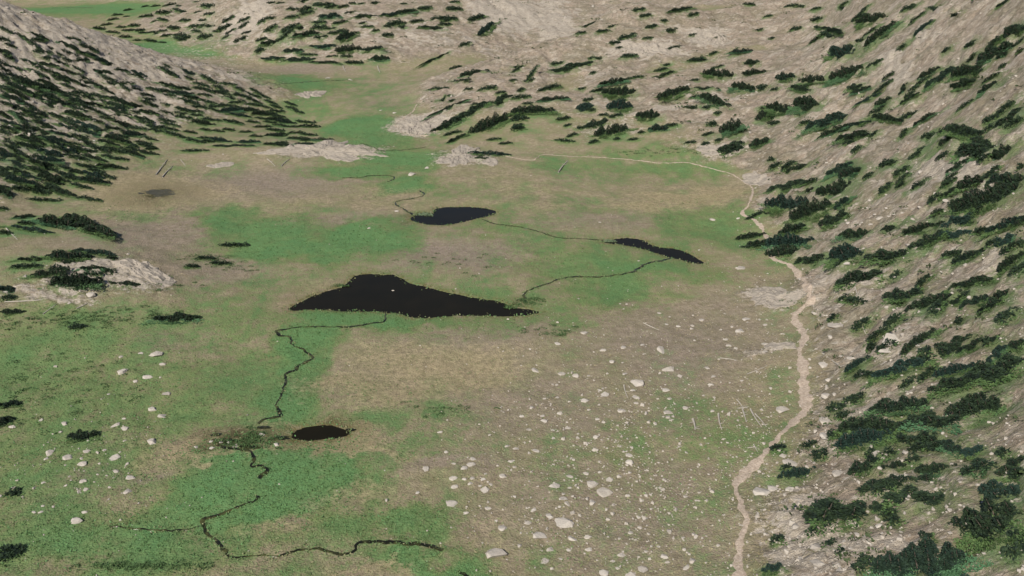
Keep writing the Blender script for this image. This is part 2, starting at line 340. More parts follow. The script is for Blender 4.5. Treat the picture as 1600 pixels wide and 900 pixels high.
# ------------------------------------------------------------------ materials
class NT:
    def __init__(s, name):
        s.m = bpy.data.materials.new(name); s.m.use_nodes = True; s.t = s.m.node_tree
        s.b = s.t.nodes['Principled BSDF']; s.b.inputs['Specular IOR Level'].default_value = 0.15; s.b.inputs['Roughness'].default_value = 0.9
        s.pos = None
    def n(s, kind): return s.t.nodes.new('ShaderNode' + kind)
    def put(s, sock, v):
        if isinstance(v, bpy.types.NodeSocket): s.t.links.new(v, sock)
        elif isinstance(v, (tuple, list)): sock.default_value = tuple(v) + ((1.0,) if len(v) == 3 and len(sock.default_value) == 4 else ())
        else: sock.default_value = v
    def geo(s):
        if s.pos is None: s.pos = s.n('NewGeometry').outputs['Position']
        return s.pos
    def objco(s): return s.n('TexCoord').outputs['Object']
    def mapping(s, co, scale=(1, 1, 1), rot=0):
        k = s.n('Mapping'); s.put(k.inputs['Vector'], co); k.inputs['Scale'].default_value = scale; k.inputs['Rotation'].default_value = (0, 0, rot); return k.outputs[0]
    def noise(s, scale, detail=3, rough=.55, co=None, dist=0):
        k = s.n('TexNoise'); s.put(k.inputs['Vector'], co if co is not None else s.geo())
        k.inputs['Scale'].default_value = scale; k.inputs['Detail'].default_value = detail; k.inputs['Roughness'].default_value = rough; k.inputs['Distortion'].default_value = dist
        return k.outputs['Fac']
    def voro(s, scale, co=None, out='Distance', feature='F1'):
        k = s.n('TexVoronoi'); k.feature = feature; s.put(k.inputs['Vector'], co if co is not None else s.geo()); k.inputs['Scale'].default_value = scale
        return k.outputs[out]
    def math(s, op, a, b=0.0, c=0.0, clamp=False):
        k = s.n('Math'); k.operation = op; k.use_clamp = clamp
        s.put(k.inputs[0], a); s.put(k.inputs[1], b); s.put(k.inputs[2], c); return k.outputs[0]
    def step(s, a, b, x):
        k = s.n('MapRange'); k.interpolation_type = 'SMOOTHSTEP'; s.put(k.inputs[0], x); k.inputs[1].default_value = a; k.inputs[2].default_value = b; return k.outputs[0]
    def mix(s, f, a, b, mode='MIX'):
        k = s.n('Mix'); k.data_type = 'RGBA'; k.blend_type = mode; s.put(k.inputs[0], f); s.put(k.inputs[6], a); s.put(k.inputs[7], b); return k.outputs[2]
    def attr(s, name):
        k = s.n('Attribute'); k.attribute_name = name
        q = s.n('SeparateColor'); s.t.links.new(k.outputs['Color'], q.inputs[0])
        return q.outputs[0], q.outputs[1], q.outputs[2], k.outputs['Alpha']
    def bump(s, h, strength, dist):
        k = s.n('Bump'); s.put(k.inputs['Height'], h); k.inputs['Strength'].default_value = strength; k.inputs['Distance'].default_value = dist
        s.t.links.new(k.outputs[0], s.b.inputs['Normal'])
    def rand(s): return s.n('ObjectInfo').outputs['Random']
    def color(s, c): s.put(s.b.inputs['Base Color'], c); return s

# ground
g = NT('ground')
G_, S_, M_, D_ = g.attr('cover'); H_, ST_, SH_, BR_ = g.attr('relief')
nA, nB, nC, nD = g.step(.28, .72, g.noise(0.12, 5, .65)), g.step(.30, .70, g.noise(0.6, 5, .7)), g.step(.3, .7, g.noise(2.0, 3, .65)), g.step(.32, .68, g.noise(0.04, 4, .6, g.mapping(g.geo(), (1.5, .6, 1), .5), .8))
tan = g.mix(nB, (.185, .150, .098), (.315, .258, .176))
tan = g.mix(g.math('MULTIPLY', nA, .7), tan, (.175, .175, .082))
mauve = g.mix(nB, (.165, .131, .104), (.265, .213, .168))
straw = g.mix(nB, (.225, .182, .100), (.345, .283, .170))
grn = g.mix(nB, (.066, .115, .036), (.125, .200, .068))
grn = g.mix(g.math('MULTIPLY', nA, .75), grn, (.064, .180, .064))
grn = g.mix(g.math('MULTIPLY', nC, .30), grn, (.165, .165, .07))
grn = g.mix(g.math('MULTIPLY', nD, .6), grn, g.mix(nB, (.120, .145, .046), (.190, .205, .078)))
mfac = g.math('MULTIPLY', M_, g.math('MULTIPLY_ADD', nB, .5, .6), clamp=True)
col = g.mix(mfac, tan, mauve)
sfac = g.math('MULTIPLY', g.step(.25, .95, g.math('ADD', S_, g.math('MULTIPLY_ADD', nB, .5, -.25))), .75)
gn = g.math('ADD', g.math('MULTIPLY_ADD', nA, .35, g.math('MULTIPLY_ADD', nD, -.40, .03)), g.math('ADD', g.math('MULTIPLY_ADD', nC, .28, -.14), g.math('MULTIPLY_ADD', nB, .45, -.225)))
gfac = g.step(.02, .80, g.math('ADD', g.math('MULTIPLY_ADD', M_, -.22, g.math('MULTIPLY_ADD', S_, -.35, G_)), g.math('ADD', gn, .03)))
grn = g.mix(g.math('MULTIPLY', g.step(.62, 1.0, G_), g.math('MULTIPLY_ADD', nB, .4, .35)), grn, (.066, .192, .066))
col = g.mix(g.math('MULTIPLY', gfac, .92), col, grn)
col = g.mix(sfac, col, straw)
# hillsides: soil, thin turf, pale rock with dark seams running down the slope
stm = g.mapping(g.geo(), (.34, 1, .5), 0.25)
nR, nR2, nR3 = g.step(.25, .75, g.noise(.30, 6, .72, stm, .5)), g.step(.28, .72, g.noise(1.6, 5, .75, stm, .3)), g.noise(.07, 5, .65)
nP = g.step(.35, .65, g.noise(.5, 6, .75))
soil = g.mix(nR2, (.225, .180, .135), (.375, .306, .232))
rockc = g.mix(nR2, (.29, .243, .188), (.50, .430, .344))
turf = g.mix(nC, (.070, .085, .035), (.16, .15, .075))
hill = g.mix(g.step(.35, .75, g.math('ADD', nR, g.math('MULTIPLY_ADD', ST_, .16, -.10))), soil, rockc)
hill = g.mix(g.math('MULTIPLY', g.step(.50, .62, g.math('MULTIPLY_ADD', nP, .10, nR3)), .35), hill, turf)
hill = g.mix(g.math('MULTIPLY', g.step(.66, .9, nP), .40), hill, (.11, .095, .062))
cobble = g.voro(.55, stm)
hill = g.mix(g.math('MULTIPLY', g.step(.24, .10, cobble), .55), hill, (.50, .455, .39))
bfac = g.step(.30, .70, g.math('ADD', g.math('MULTIPLY_ADD', g.step(.50, .64, g.noise(.055, 5, .7)), .55, BR_), g.math('MULTIPLY_ADD', nR, .8, -.45)))
bare = g.mix(nR2, (.30, .257, .204), (.52, .455, .370))
bare = g.mix(g.math('MULTIPLY', g.step(.54, .66, g.noise(.8, 5, .7, stm, .6)), .65), bare, (.15, .13, .10))
hill = g.mix(g.math('MULTIPLY', g.step(.22, .75, g.math('MULTIPLY_ADD', gn, .7, G_)), .8), hill, grn)
hill = g.mix(bfac, hill, bare)
col = g.mix(g.step(.30, .70, g.math('ADD', g.math('MAXIMUM', H_, g.math('MULTIPLY', BR_, 1.1)), g.math('MULTIPLY_ADD', nB, .7, -.35))), col, hill)
col = g.mix(g.math('MULTIPLY', D_, g.step(.25, .5, g.math('ADD', nB, g.math('MULTIPLY', D_, .2)))), col, (.055, .05, .022))
col = g.mix(g.math('MULTIPLY', SH_, g.step(.35, .6, nB)), col, (.13, .115, .045))
g.color(col)
hgt = g.math('ADD', g.math('MULTIPLY', nC, .16), g.math('MULTIPLY', nR2, g.math('MULTIPLY', g.math('MAXIMUM', H_, BR_), .5)))
g.bump(hgt, .9, 1.0)

wtr = NT('water'); wtr.b.inputs['Roughness'].default_value = .08; wtr.b.inputs['Specular IOR Level'].default_value = .03
wtr.color(wtr.mix(wtr.noise(.12, 3), (.007, .0070, .0045), (.014, .0115, .0065)))
wtr.bump(wtr.noise(1.2, 2), .05, .1)
mudw = NT('muddy_water'); mudw.b.inputs['Roughness'].default_value = .35
mudw.color(mudw.mix(mudw.noise(.5, 3), (.035, .032, .016), (.075, .065, .035)))
strm = NT('stream_water'); strm.b.inputs['Roughness'].default_value = .2; strm.b.inputs['Specular IOR Level'].default_value = .15
strm.color(strm.mix(strm.step(.42, .62, strm.noise(.4, 4)), (.010, .011, .007), (.052, .055, .020)))
trl = NT('trail_dirt')
tc = trl.mix(trl.step(.3, .7, trl.noise(1.4, 5, .7)), (.27, .212, .160), (.45, .37, .292)); tc = trl.mix(trl.math('MULTIPLY', trl.step(.5, .7, trl.noise(.35, 4)), .3), tc, (.22, .18, .13))
trl.color(tc); trl.bump(trl.noise(2.5, 3), .7, .3)
rock = NT('boulder_rock')
rk = rock.mix(rock.noise(1.3, 4), (.25, .22, .18), (.45, .405, .345))
rk = rock.mix(rock.math('MULTIPLY', rock.step(.56, .68, rock.noise(.8, 4)), .5), rk, (.20, .18, .15))
rk = rock.mix(.35, rk, rock.mix(rock.rand(), (.28, .25, .215), (.50, .46, .405)))
rock.color(rk); rock.bump(rock.noise(3, 4), .5, .3)
slabm = NT('slab_rock')
sk = slabm.mix(slabm.noise(.8, 6, .7), (.20, .172, .138), (.37, .325, .268))
sk = slabm.mix(slabm.math('MULTIPLY', slabm.step(.58, .7, slabm.noise(.35, 4, .6)), .6), sk, (.19, .175, .13))
sk = slabm.mix(slabm.math('MULTIPLY', slabm.step(.55, .64, slabm.noise(.9, 5, .7, slabm.mapping(slabm.geo(), (.5, 1.3, 1), .3), .6)), .7), sk, (.13, .11, .085)); slabm.color(sk); slabm.bump(slabm.noise(1.2, 5), .7, .6)
dead = NT('weathered_wood'); dead.color(dead.mix(dead.noise(4, 3), (.24, .215, .18), (.40, .365, .31)))
def leafmat(name, a, b, c):
    k = NT(name); n = k.noise(.9, 2); cc = k.mix(k.step(.3, .7, n), a, b); cc = k.mix(k.step(.55, 1.0, k.rand()), cc, c); k.color(cc)
    k.b.inputs['Roughness'].default_value = .75
    return k.m
M_crown_shade = leafmat('pine_needles_shaded', (.010, .018, .013), (.028, .048, .022), (.018, .037, .028))  # near-black needles: the clump's shadow is painted into the crown colour
M_skirt_lit = leafmat('pine_needles_lit', (.048, .092, .032), (.095, .150, .052), (.060, .130, .062))  # brighter green paints the sunlit part of the same canopy
M_jun = leafmat('juniper_leaves', (.040, .060, .026), (.080, .095, .042), (.05, .07, .03))
bark = NT('pine_bark'); bark.color(bark.mix(bark.noise(3, 3), (.06, .05, .04), (.12, .10, .08)))
M_shrub = leafmat('willow_leaves', (.045, .090, .032), (.075, .125, .045), (.055, .095, .035))
grassm = NT('grass_blades')
ga, gb, gc, gd = grassm.attr('tint')
grassm.color(grassm.mix(ga, grassm.mix(gb, (.21, .175, .10), (.32, .265, .16)), grassm.mix(gb, (.075, .125, .042), (.10, .195, .075))))

# ------------------------------------------------------------------ ground sheet
brk = fbm(rx / 6.0, ry / 3.0, 4, .55); stp = ledge_f = (fbm(GX / 9 + 3, GY / 9, 3) * 2.2 + GZ * .5); stp = stp - np.floor(stp)
keepoff = sst(1.5, 6, NEARPOND)
GZ += aB * keepoff * detail * (0.9 * brk + 0.9 * (sst(0, .2, stp) - stp))
def build_ground():
    idx = np.arange(NT_ * NR).reshape(NR, NT_)
    nx = np.roll(idx, -1, axis=1)
    f = np.stack([idx[:-1].ravel(), idx[1:].ravel(), nx[1:].ravel(), nx[:-1].ravel()], -1)
    v = np.stack([GX.ravel(), GY.ravel(), GZ.ravel()], -1)
    me = mesh_np('ground', v, f[:, ::-1], True)
    colattr(me, 'cover', np.stack([aG, aS, aM, aD], -1).reshape(-1, 4))
    sh = np.exp(-np.abs(NEARPOND - 0.6) / 1.3)
    colattr(me, 'relief', np.stack([HILL, STEEP, sh, aB], -1).reshape(-1, 4))
    global GROUND_ME; GROUND_ME = me
    tag(link('ground', me, g.m), 'mountain valley ground with meadow, stony flats and rocky hillsides', kind='structure')
NT_ = GX.shape[1]
build_ground()

# ------------------------------------------------------------------ ponds
for nm, (P2, lev, lab) in WATER.items():
    c = P2.mean(0)
    # widened outline, tucked under the bank
    d = np.roll(P2, -1, 0) - np.roll(P2, 1, 0); nrm = np.stack([d[:, 1], -d[:, 0]], -1); nrm /= np.linalg.norm(nrm, axis=1)[:, None] + 1e-9
    area = 0.5 * np.sum(P2[:, 0] * np.roll(P2[:, 1], -1) - np.roll(P2[:, 0], -1) * P2[:, 1])
    Q = P2 + nrm * (0.7 if area > 0 else -0.7)
    bm = bmesh.new(); vv = [bm.verts.new((x, y, lev)) for x, y in Q]; bm.faces.new(vv)
    bmesh.ops.triangulate(bm, faces=bm.faces[:]); bmesh.ops.recalc_face_normals(bm, faces=bm.faces[:])
    if bm.faces[:][0].normal.z < 0: bmesh.ops.reverse_faces(bm, faces=bm.faces[:])
    me = bpy.data.meshes.new('pond_water'); bm.to_mesh(me); bm.free()
    tag(link('pond_water', me, wtr.m), lab, kind='structure')

# ------------------------------------------------------------------ streams and footpath
def ribbon(name, pts_px, halfw, mat, label, lift, jit, seed, across=5, crown=0.0, thin=((0, 9e3), (1, 1))):
    p = catmull(px_line(pts_px), 0.7)
    # meander noise
    d = np.gradient(p, axis=0); L = np.linalg.norm(d, axis=1)[:, None] + 1e-9; d /= L; nrm = np.stack([d[:, 1], -d[:, 0]], -1)
    s = np.cumsum(L[:, 0])
    p = p + nrm * (jit * (gnoise(s / 3.1 + seed * 7.7, s * 0 + seed) + .8 * gnoise(s / 1.25 + seed * 3.3, s * 0 + seed + 2.5)))[:, None]
    wv = halfw * (1 + 0.7 * gnoise(s / 6.0, s * 0 + seed + .5) + 0.45 * gnoise(s / 1.3, s * 0 + seed + 4.5))
    wv = wv * np.interp(np.hypot(p[:, 0], p[:, 1]), thin[0], thin[1]); rag = 0.35 * halfw
    rows = []
    for k in range(across):
        u = -1 + 2 * k / (across - 1)
        off = wv * u + (rag * gnoise(s / 1.1, s * 0 + seed + 9.5 + k) if abs(u) == 1 else 0)
        q = p + nrm * off[:, None]
        z = ground(q[:, 0], q[:, 1]) + lift + 0.00015 * np.hypot(q[:, 0], q[:, 1]) - (0.10 if abs(u) == 1 else 0) + crown * (1 - u * u)
        rows.append(np.stack([q[:, 0], q[:, 1], z], -1))
    V = np.stack(rows, 1).reshape(-1, 3); n = len(p); f = []
    i = np.arange(n - 1)[:, None] * across + np.arange(across - 1)[None]
    f = np.stack([i, i + across, i + across + 1, i + 1], -1).reshape(-1, 4)
    me = mesh_np(name, V, f, True)
    return tag(link(name, me, mat), label, kind='structure'), p
paths_xy, streams_xy = [], []
for i, (lab, hw, pts) in enumerate(TRAILS):
    o, p = ribbon('footpath', pts, hw, trl.m, lab, .07, .3, 20 + i, 7, thin=((150, 200, 240, 330, 400), (.86, 1.1, 1.2, .72, .25))); paths_xy.append(p)
for i, (lab, hw, pts) in enumerate(STREAMS):
    o, p = ribbon('stream', pts, hw * .62, strm.m, lab, .07, .42, 3 + i, 5); streams_xy.append(p)
# drying puddle in the straw-coloured hollow
def blob_patch(name, cx, cy, rx_, ry_, mat, label, seed, lift=.06):
    c, _ = hit(np.array([cx]), np.array([cy])); a, _ = hit(np.array([cx + rx_]), np.array([cy])); b, _ = hit(np.array([cx]), np.array([cy - ry_]))
    wx, wy = abs(a[0, 0] - c[0, 0]), abs(b[0, 1] - c[0, 1]); V = [(c[0, 0], c[0, 1], 0)]; n = 48
    for rr in (.5, 1.0):
        for k in range(n):
            t = 2 * math.pi * k / n; f = rr * (1 + .3 * float(gnoise(np.array(2 * math.cos(t) + seed), np.array(2 * math.sin(t)))))
            V.append((c[0, 0] + wx * f * math.cos(t), c[0, 1] + wy * f * math.sin(t), 0))
    V = np.array(V); V[:, 2] = ground(V[:, 0], V[:, 1]) + lift; V[1 + n:, 2] -= .08
    F = [(0, 1 + k, 1 + (k + 1) % n, 1 + (k + 1) % n) for k in range(n)]
    bm = bmesh.new(); vs_ = [bm.verts.new(v) for v in V]
    for k in range(n):
        bm.faces.new((vs_[0], vs_[1 + k], vs_[1 + (k + 1) % n])); bm.faces.new((vs_[1 + k], vs_[1 + n + k], vs_[1 + n + (k + 1) % n], vs_[1 + (k + 1) % n]))
    me = bpy.data.meshes.new(name); bm.to_mesh(me); bm.free()
    return tag(link(name, me, mat), label, kind='structure')
blob_patch('puddle', 247, 301, 30, 7.5, mudw.m, 'drying muddy puddle in the straw-coloured hollow below the wooded spur', 2.2)
blob_patch('puddle', 355, 690, 16, 6, strm.m, 'dark puddle among the marsh stones beside the brownish pool', 5.2)

for k, (cx, cy, a, b, lab) in enumerate([(388, 699, 20, 4, 'thin dark puddle between the marsh stones'), (412, 668, 14, 3, 'dark wet patch where the outlet stream enters the marsh'), (440, 684, 16, 4, 'dark wet patch just left of the brownish pool'), (338, 679, 10, 3, 'small dark puddle at the left end of the marsh'), (545, 672, 14, 3, 'dark wet tip at the right end of the brownish pool')]):
    blob_patch('puddle', cx, cy, a, b, strm.m, lab, 7.7 + 3 * k)
# ------------------------------------------------------------------ pine clumps
def sprays(P, Dv, L, Wd, rs):
    """leaf-like bent quads at P along Dv"""
    n = len(P)
    up = rs.normal(size=(n, 3)); S = np.cross(Dv, up); S /= np.linalg.norm(S, axis=1)[:, None] + 1e-9
    a = P; b = P + Dv * (L * .55)[:, None] + S * (Wd * .5)[:, None]; c = P + Dv * L[:, None]; d = P + Dv * (L * .5)[:, None] - S * (Wd * .5)[:, None]
    c = c - np.array([0, 0, 1]) * (L * .12)[:, None]
    V = np.stack([a, b, c, d], 1).reshape(-1, 3); i = np.arange(n) * 4
    return V, np.stack([i, i + 1, i + 2, i + 3], -1)
def make_clump(L, W, H, ns, seed, dens=1.0):
    """long, low wind-shaped pine clump lying along x: trunk, shade-dark crown and low foliage coloured as sunlit canopy"""
    rs = np.random.default_rng(seed)
    CV, CF, SV, SF, TV, TF = [], [], [], [], [], []; gs = min(dens, 1.0) ** -.36
    nc = nsk = ntr = 0
    xs = (np.arange(ns) + .5) / ns - .5 + rs.uniform(-.4, .4, ns) / ns
    for k in range(ns):
        x = xs[k] * L * .86; y = rs.uniform(-.32, .32) * W * math.sqrt(max(.1, 1 - (2 * xs[k]) ** 2))
        h = H * rs.uniform(.45, 1.0) * (1 - .35 * abs(2 * xs[k]) ** 2); r0 = min(h * rs.uniform(.32, .5) + .35, W * .5)
        m = int(dens * (60 + 55 * h))
        f = rs.beta(1.0, 1.5, m); az = rs.uniform(0, 2 * np.pi, m)
        whorl = .78 + .22 * np.cos(f * h * 5.5 + az * 1.0)
        rad = r0 * (1 - f) ** .85 * np.sqrt(rs.uniform(.15, 1, m)) * whorl
        lean = rs.normal(0, .06, 2) * h
        P = np.stack([x + rad * np.cos(az) + lean[0] * f, y + rad * np.sin(az) + lean[1] * f, .12 * h + f * h * .9], -1)
        D = np.stack([np.cos(az), np.sin(az), rs.uniform(-.35, .5, m) + f * .7], -1) + rs.normal(0, .25, (m, 3))
        D /= np.linalg.norm(D, axis=1)[:, None]
        V, F = sprays(P, D, rs.uniform(.45, .95, m) * (1.1 - .4 * f) * gs, rs.uniform(.28, .5, m) * gs, rs)
        CV.append(V); CF.append(F + nc); nc += len(V)
        # trunk: tapered six-sided stem
        q = 6; t = np.arange(q) * 2 * np.pi / q; rt = .05 + .025 * h
        lo = np.stack([x + rt * 1.5 * np.cos(t), y + rt * 1.5 * np.sin(t), np.full(q, -.5)], -1); hi = np.stack([x + lean[0] + .25 * rt * np.cos(t), y + lean[1] + .25 * rt * np.sin(t), np.full(q, h * .98)], -1)
        TV += [lo, hi]; TF += [(ntr + j, ntr + (j + 1) % q, ntr + q + (j + 1) % q, ntr + q + j) for j in range(q)]
        if k: TF += [(ntr - 2 * q, ntr - 2 * q + 1, ntr + 4, ntr + 3), (ntr - 2 * q + 1, ntr - 2 * q + 2, ntr + 5, ntr + 4)]   # shared root stock
        ntr += 2 * q
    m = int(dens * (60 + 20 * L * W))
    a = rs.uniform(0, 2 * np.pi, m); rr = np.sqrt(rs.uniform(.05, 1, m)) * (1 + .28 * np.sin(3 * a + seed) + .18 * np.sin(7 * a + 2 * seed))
    P = np.stack([.52 * L * rr * np.cos(a), .50 * W * rr * np.sin(a) - .36 * W, rs.uniform(-.25, .75, m)], -1)  # shifted to the sunward, camera side to stand for lit canopy
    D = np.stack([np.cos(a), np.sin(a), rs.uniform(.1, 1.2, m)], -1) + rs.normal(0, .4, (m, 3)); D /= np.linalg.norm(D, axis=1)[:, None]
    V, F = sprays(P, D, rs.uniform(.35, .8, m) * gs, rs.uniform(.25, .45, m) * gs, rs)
    return (np.concatenate(CV), np.concatenate(CF)), (V, F), (np.concatenate(TV), np.array(TF))
PROTO = {}
KINDS = {'short': (5.0, 4.2, 5.0, 4), 'mid': (9.0, 4.6, 5.0, 8), 'long': (16.0, 5.0, 4.8, 14), 'big': (13.0, 9.0, 6.2, 14), 'bigstrip': (24.0, 8.5, 6.0, 24)}
for kn, (L, W, H, ns) in KINDS.items():
    PROTO[kn] = []
    for v in range(4):
        raw = make_clump(L, W, H * (1 + .12 * (v - 1.5)), ns, 31 * v + len(kn))
        low = make_clump(L, W, H, ns, 31 * v + 7 + len(kn), .13)
        ms = [mesh_np(n_, *d_) for n_, d_ in zip(('crown', 'low_foliage_lit', 'trunk'), raw)]
        for me, mt in zip(ms, (M_crown_shade, M_skirt_lit, bark.m)): me.materials.append(mt)
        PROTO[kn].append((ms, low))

Z = 4.0
def seg(ox, oy, lst): return [(ox + a / Z, oy + b / Z, ox + c / Z, oy + d / Z, wd / Z) for a, b, c, d, wd in lst]
TREES = []
TREES += seg(1200, 225, [(0,95,40,90,30),(10,140,80,120,30),(90,140,170,115,35),(120,180,280,110,35),(370,190,520,100,40),(430,200,590,140,50),(0,300,240,210,35),(210,250,310,210,25),(200,310,310,270,35),(310,320,540,230,70),(0,400,290,340,80),(150,450,390,360,70),(420,380,510,335,45),(340,490,490,430,50),(80,550,220,500,50),(0,615,270,600,60),(-160,640,20,600,50),(0,690,180,660,70),(170,750,380,690,40),(400,720,590,640,70),(620,710,860,660,60),(450,580,650,530,45),(710,550,840,515,40),(840,560,1100,490,40),(1100,500,1290,440,60),(950,610,1110,550,45),(1050,600,1300,515,30),(1170,420,1500,260,80),(1400,300,1600,210,90),(1200,260,1350,210,60),(1380,240,1510,180,50),(1190,60,1400,10,60),(1400,80,1520,20,70),(1570,150,1600,120,40),(450,860,690,790,60),(1160,740,1350,650,35),(1370,550,1600,440,50),(1430,620,1530,570,40),(1130,890,1400,840,40),(1440,780,1600,680,40),(710,140,790,90,30),(1020,435,1100,415,22),(1520,640,1600,600,30),(-200,590,-20,560,30),(-140,470,-20,420,20)])
TREES += seg(1200, 0, [(540,110,640,80,25),(560,150,740,70,60),(870,60,940,25,25),(270,125,330,110,30),(140,180,210,170,25),(320,205,480,160,25),(340,220,440,215,30),(275,240,340,235,30),(390,340,560,290,80),(550,255,600,245,25),(610,270,790,140,50),(380,480,600,400,80),(60,480,160,465,50),(200,510,350,490,70),(150,550,270,550,30),(500,560,580,510,40),(520,590,640,520,25),(0,680,160,660,60),(170,660,330,630,80),(0,770,70,760,30),(200,770,260,750,25),(240,800,490,700,60),(0,720,40,720,30),(550,660,700,570,25),(680,650,770,600,35),(810,600,890,510,30),(880,570,950,530,25),(820,650,950,570,30),(940,490,1070,410,35),(990,550,1180,400,40),(1150,480,1340,390,50),(1110,570,1320,460,45),(1340,370,1520,250,60),(1400,380,1520,310,30),(1480,220,1600,150,50),(1320,570,1430,510,45),(310,860,500,770,40),(420,890,640,800,40),(660,760,830,710,35),(400,830,610,740,35),(860,730,940,690,20),(1450,770,1590,680,60),(1130,840,1330,780,40),(960,860,1050,830,25),(1280,895,1410,880,40),(1010,55,1080,50,20),(1110,100,1220,80,20),(470,895,540,880,20),(430,50,500,40,15),(1090,330,1140,290,20),(1230,300,1310,240,25),(1560,330,1600,300,30)])
TREES += seg(800, 0, [(980,55,1120,55,25),(590,170,660,155,22),(530,195,610,185,14),(610,265,680,260,22),(660,235,770,215,25),(680,350,780,340,25),(480,370,580,350,20),(230,440,490,385,40),(240,400,320,385,20),(90,465,160,435,18),(0,440,70,415,18),(200,545,300,535,30),(160,620,350,610,35),(60,645,130,640,18),(0,690,250,680,50),(0,740,90,735,35),(0,800,70,790,40),(0,605,110,595,25),(410,680,510,650,50),(550,520,710,490,50),(570,590,780,545,65),(740,480,820,475,20),(925,470,1010,440,20),(910,595,1100,540,60),(1110,550,1290,555,30),(1200,455,1380,455,60),(1100,375,1220,370,25),(980,300,1060,285,20),(1360,325,1500,310,35),(1450,385,1540,385,40),(1440,455,1580,450,40),(1380,535,1510,530,60),(1530,545,1600,540,35),(1110,600,1200,600,22),(1190,610,1350,635,50),(1080,670,1160,665,25),(480,780,600,745,50),(520,830,710,790,70),(600,660,740,650,60),(610,720,690,715,20),(780,720,920,700,55),(860,800,970,790,50),(1220,770,1270,760,40),(1310,790,1430,770,90),(1540,730,1600,700,60),(1490,890,1600,870,50),(1370,890,1450,885,25),(390,180,560,130,14),(400,210,460,195,12),(270,870,390,880,25),(1300,950,1450,900,60)])
TREES += seg(400, 0, [(1100,115,1220,105,25),(1140,150,1220,145,20),(1030,175,1200,175,25),(880,170,940,165,22),(820,140,915,140,30),(610,105,780,95,22),(780,95,910,80,25),(870,75,1000,65,25),(1010,50,1080,48,20),(660,165,730,158,16),(510,190,580,185,22),(510,230,610,215,45),(790,215,860,212,22),(420,180,500,170,15),(400,100,520,90,30),(350,30,480,20,22),(510,40,580,35,20),(270,70,340,40,40),(160,180,270,145,25),(80,115,130,105,18),(30,270,140,250,35),(0,320,40,300,25),(320,290,520,285,25),(500,310,660,300,45),(640,305,790,300,40),(160,315,290,310,30),(280,340,380,335,16),(440,350,510,348,14),(10,360,180,360,25),(180,370,370,365,30),(330,385,520,390,20),(530,350,600,345,18),(560,385,670,390,25),(720,355,830,360,35),(230,225,390,195,35),(1330,120,1420,90,30),(1390,200,1480,145,45),(1270,275,1340,268,18),(1210,430,1280,410,25),(1280,470,1450,435,35),(1210,510,1350,495,22),(1080,555,1200,545,18),(1390,555,1500,535,25),(1120,640,1210,600,20),(1100,820,1290,720,50),(1240,740,1430,650,45),(1430,660,1600,600,50),(1350,820,1590,710,70),(1180,840,1280,815,22),(1190,890,1310,835,25),(1440,870,1530,865,18),(1520,895,1600,890,20),(1080,720,1320,620,22),(1030,415,1240,300,16),(50,845,200,835,25),(200,860,370,870,20),(120,890,200,890,20),(370,870,480,870,18),(0,700,150,720,25),(60,740,200,745,25),(240,750,380,770,22),(720,20,770,15,15),(1210,10,1270,5,18),(1190,45,1240,40,14),(1330,950,1590,960,40),(1370,985,1450,985,25)])
TREES += seg(0, 225, [(85,455,220,450,25),(120,490,210,500,12),(70,510,340,550,30),(250,460,480,510,60),(480,490,710,580,45),(420,450,640,520,45),(110,720,290,715,30),(300,690,560,700,50),(470,660,720,690,30),(110,760,260,760,20),(500,770,650,768,25),(200,810,400,800,35),(500,810,640,810,20),(340,850,620,860,60),(660,870,920,875,30),(1160,760,1240,765,20),(1240,710,1340,715,26),(1320,740,1440,748,16),(1380,630,1560,630,18),(1290,10,1580,10,20),(1130,40,1300,40,12),(910,30,990,28,10),(180,345,400,355,14),(480,330,630,355,12),(0,400,40,405,14),(0,545,70,560,14)])
TREES += seg(0, 450, [(960,185,1250,175,45),(0,145,160,145,25),(-20,735,130,720,25),(-40,835,70,820,40),(440,242,530,240,22)])
TREES += seg(0, 675, [(450,20,610,10,45),(20,725,140,745,26),(0,775,80,775,18),(50,380,130,378,20)])
TREES += seg(1200, 450, [(750,50,950,15,50),(750,95,830,90,20),(870,140,1210,20,50),(1100,110,1200,60,30),(1200,120,1370,40,40),(1290,170,1530,10,45),(830,400,1050,260,40),(670,560,1000,410,55),(980,420,1330,280,60),(1180,400,1380,310,35),(1040,540,1290,480,45),(1020,610,1300,560,70),(1280,560,1560,430,90),(1530,350,1600,330,60),(470,700,550,680,25),(380,750,470,730,25),(650,770,980,680,70),(420,800,540,780,25),(460,890,860,820,70),(900,830,1180,790,70),(1160,780,1430,690,110),(610,370,700,355,22),(950,395,1010,375,14),(550,550,650,530,20),(440,75,560,55,25),(480,80,620,70,22)])
TREES += seg(1200, 675, [(430,60,760,20,70),(760,60,1180,40,80),(1100,90,1210,75,40),(1230,120,1340,95,45),(920,110,1040,100,25),(720,130,800,125,20),(530,220,680,180,55),(700,230,860,205,30),(920,240,1180,210,45),(1230,220,1400,190,70),(1440,260,1600,240,60),(1520,190,1600,160,50),(580,350,1000,280,60),(770,430,1150,350,90),(1350,370,1580,350,80),(250,530,610,430,100),(700,530,820,490,45),(1190,560,1550,500,160),(680,830,1210,750,140),(800,890,1240,860,70),(60,290,300,230,50),(270,160,370,120,20)])
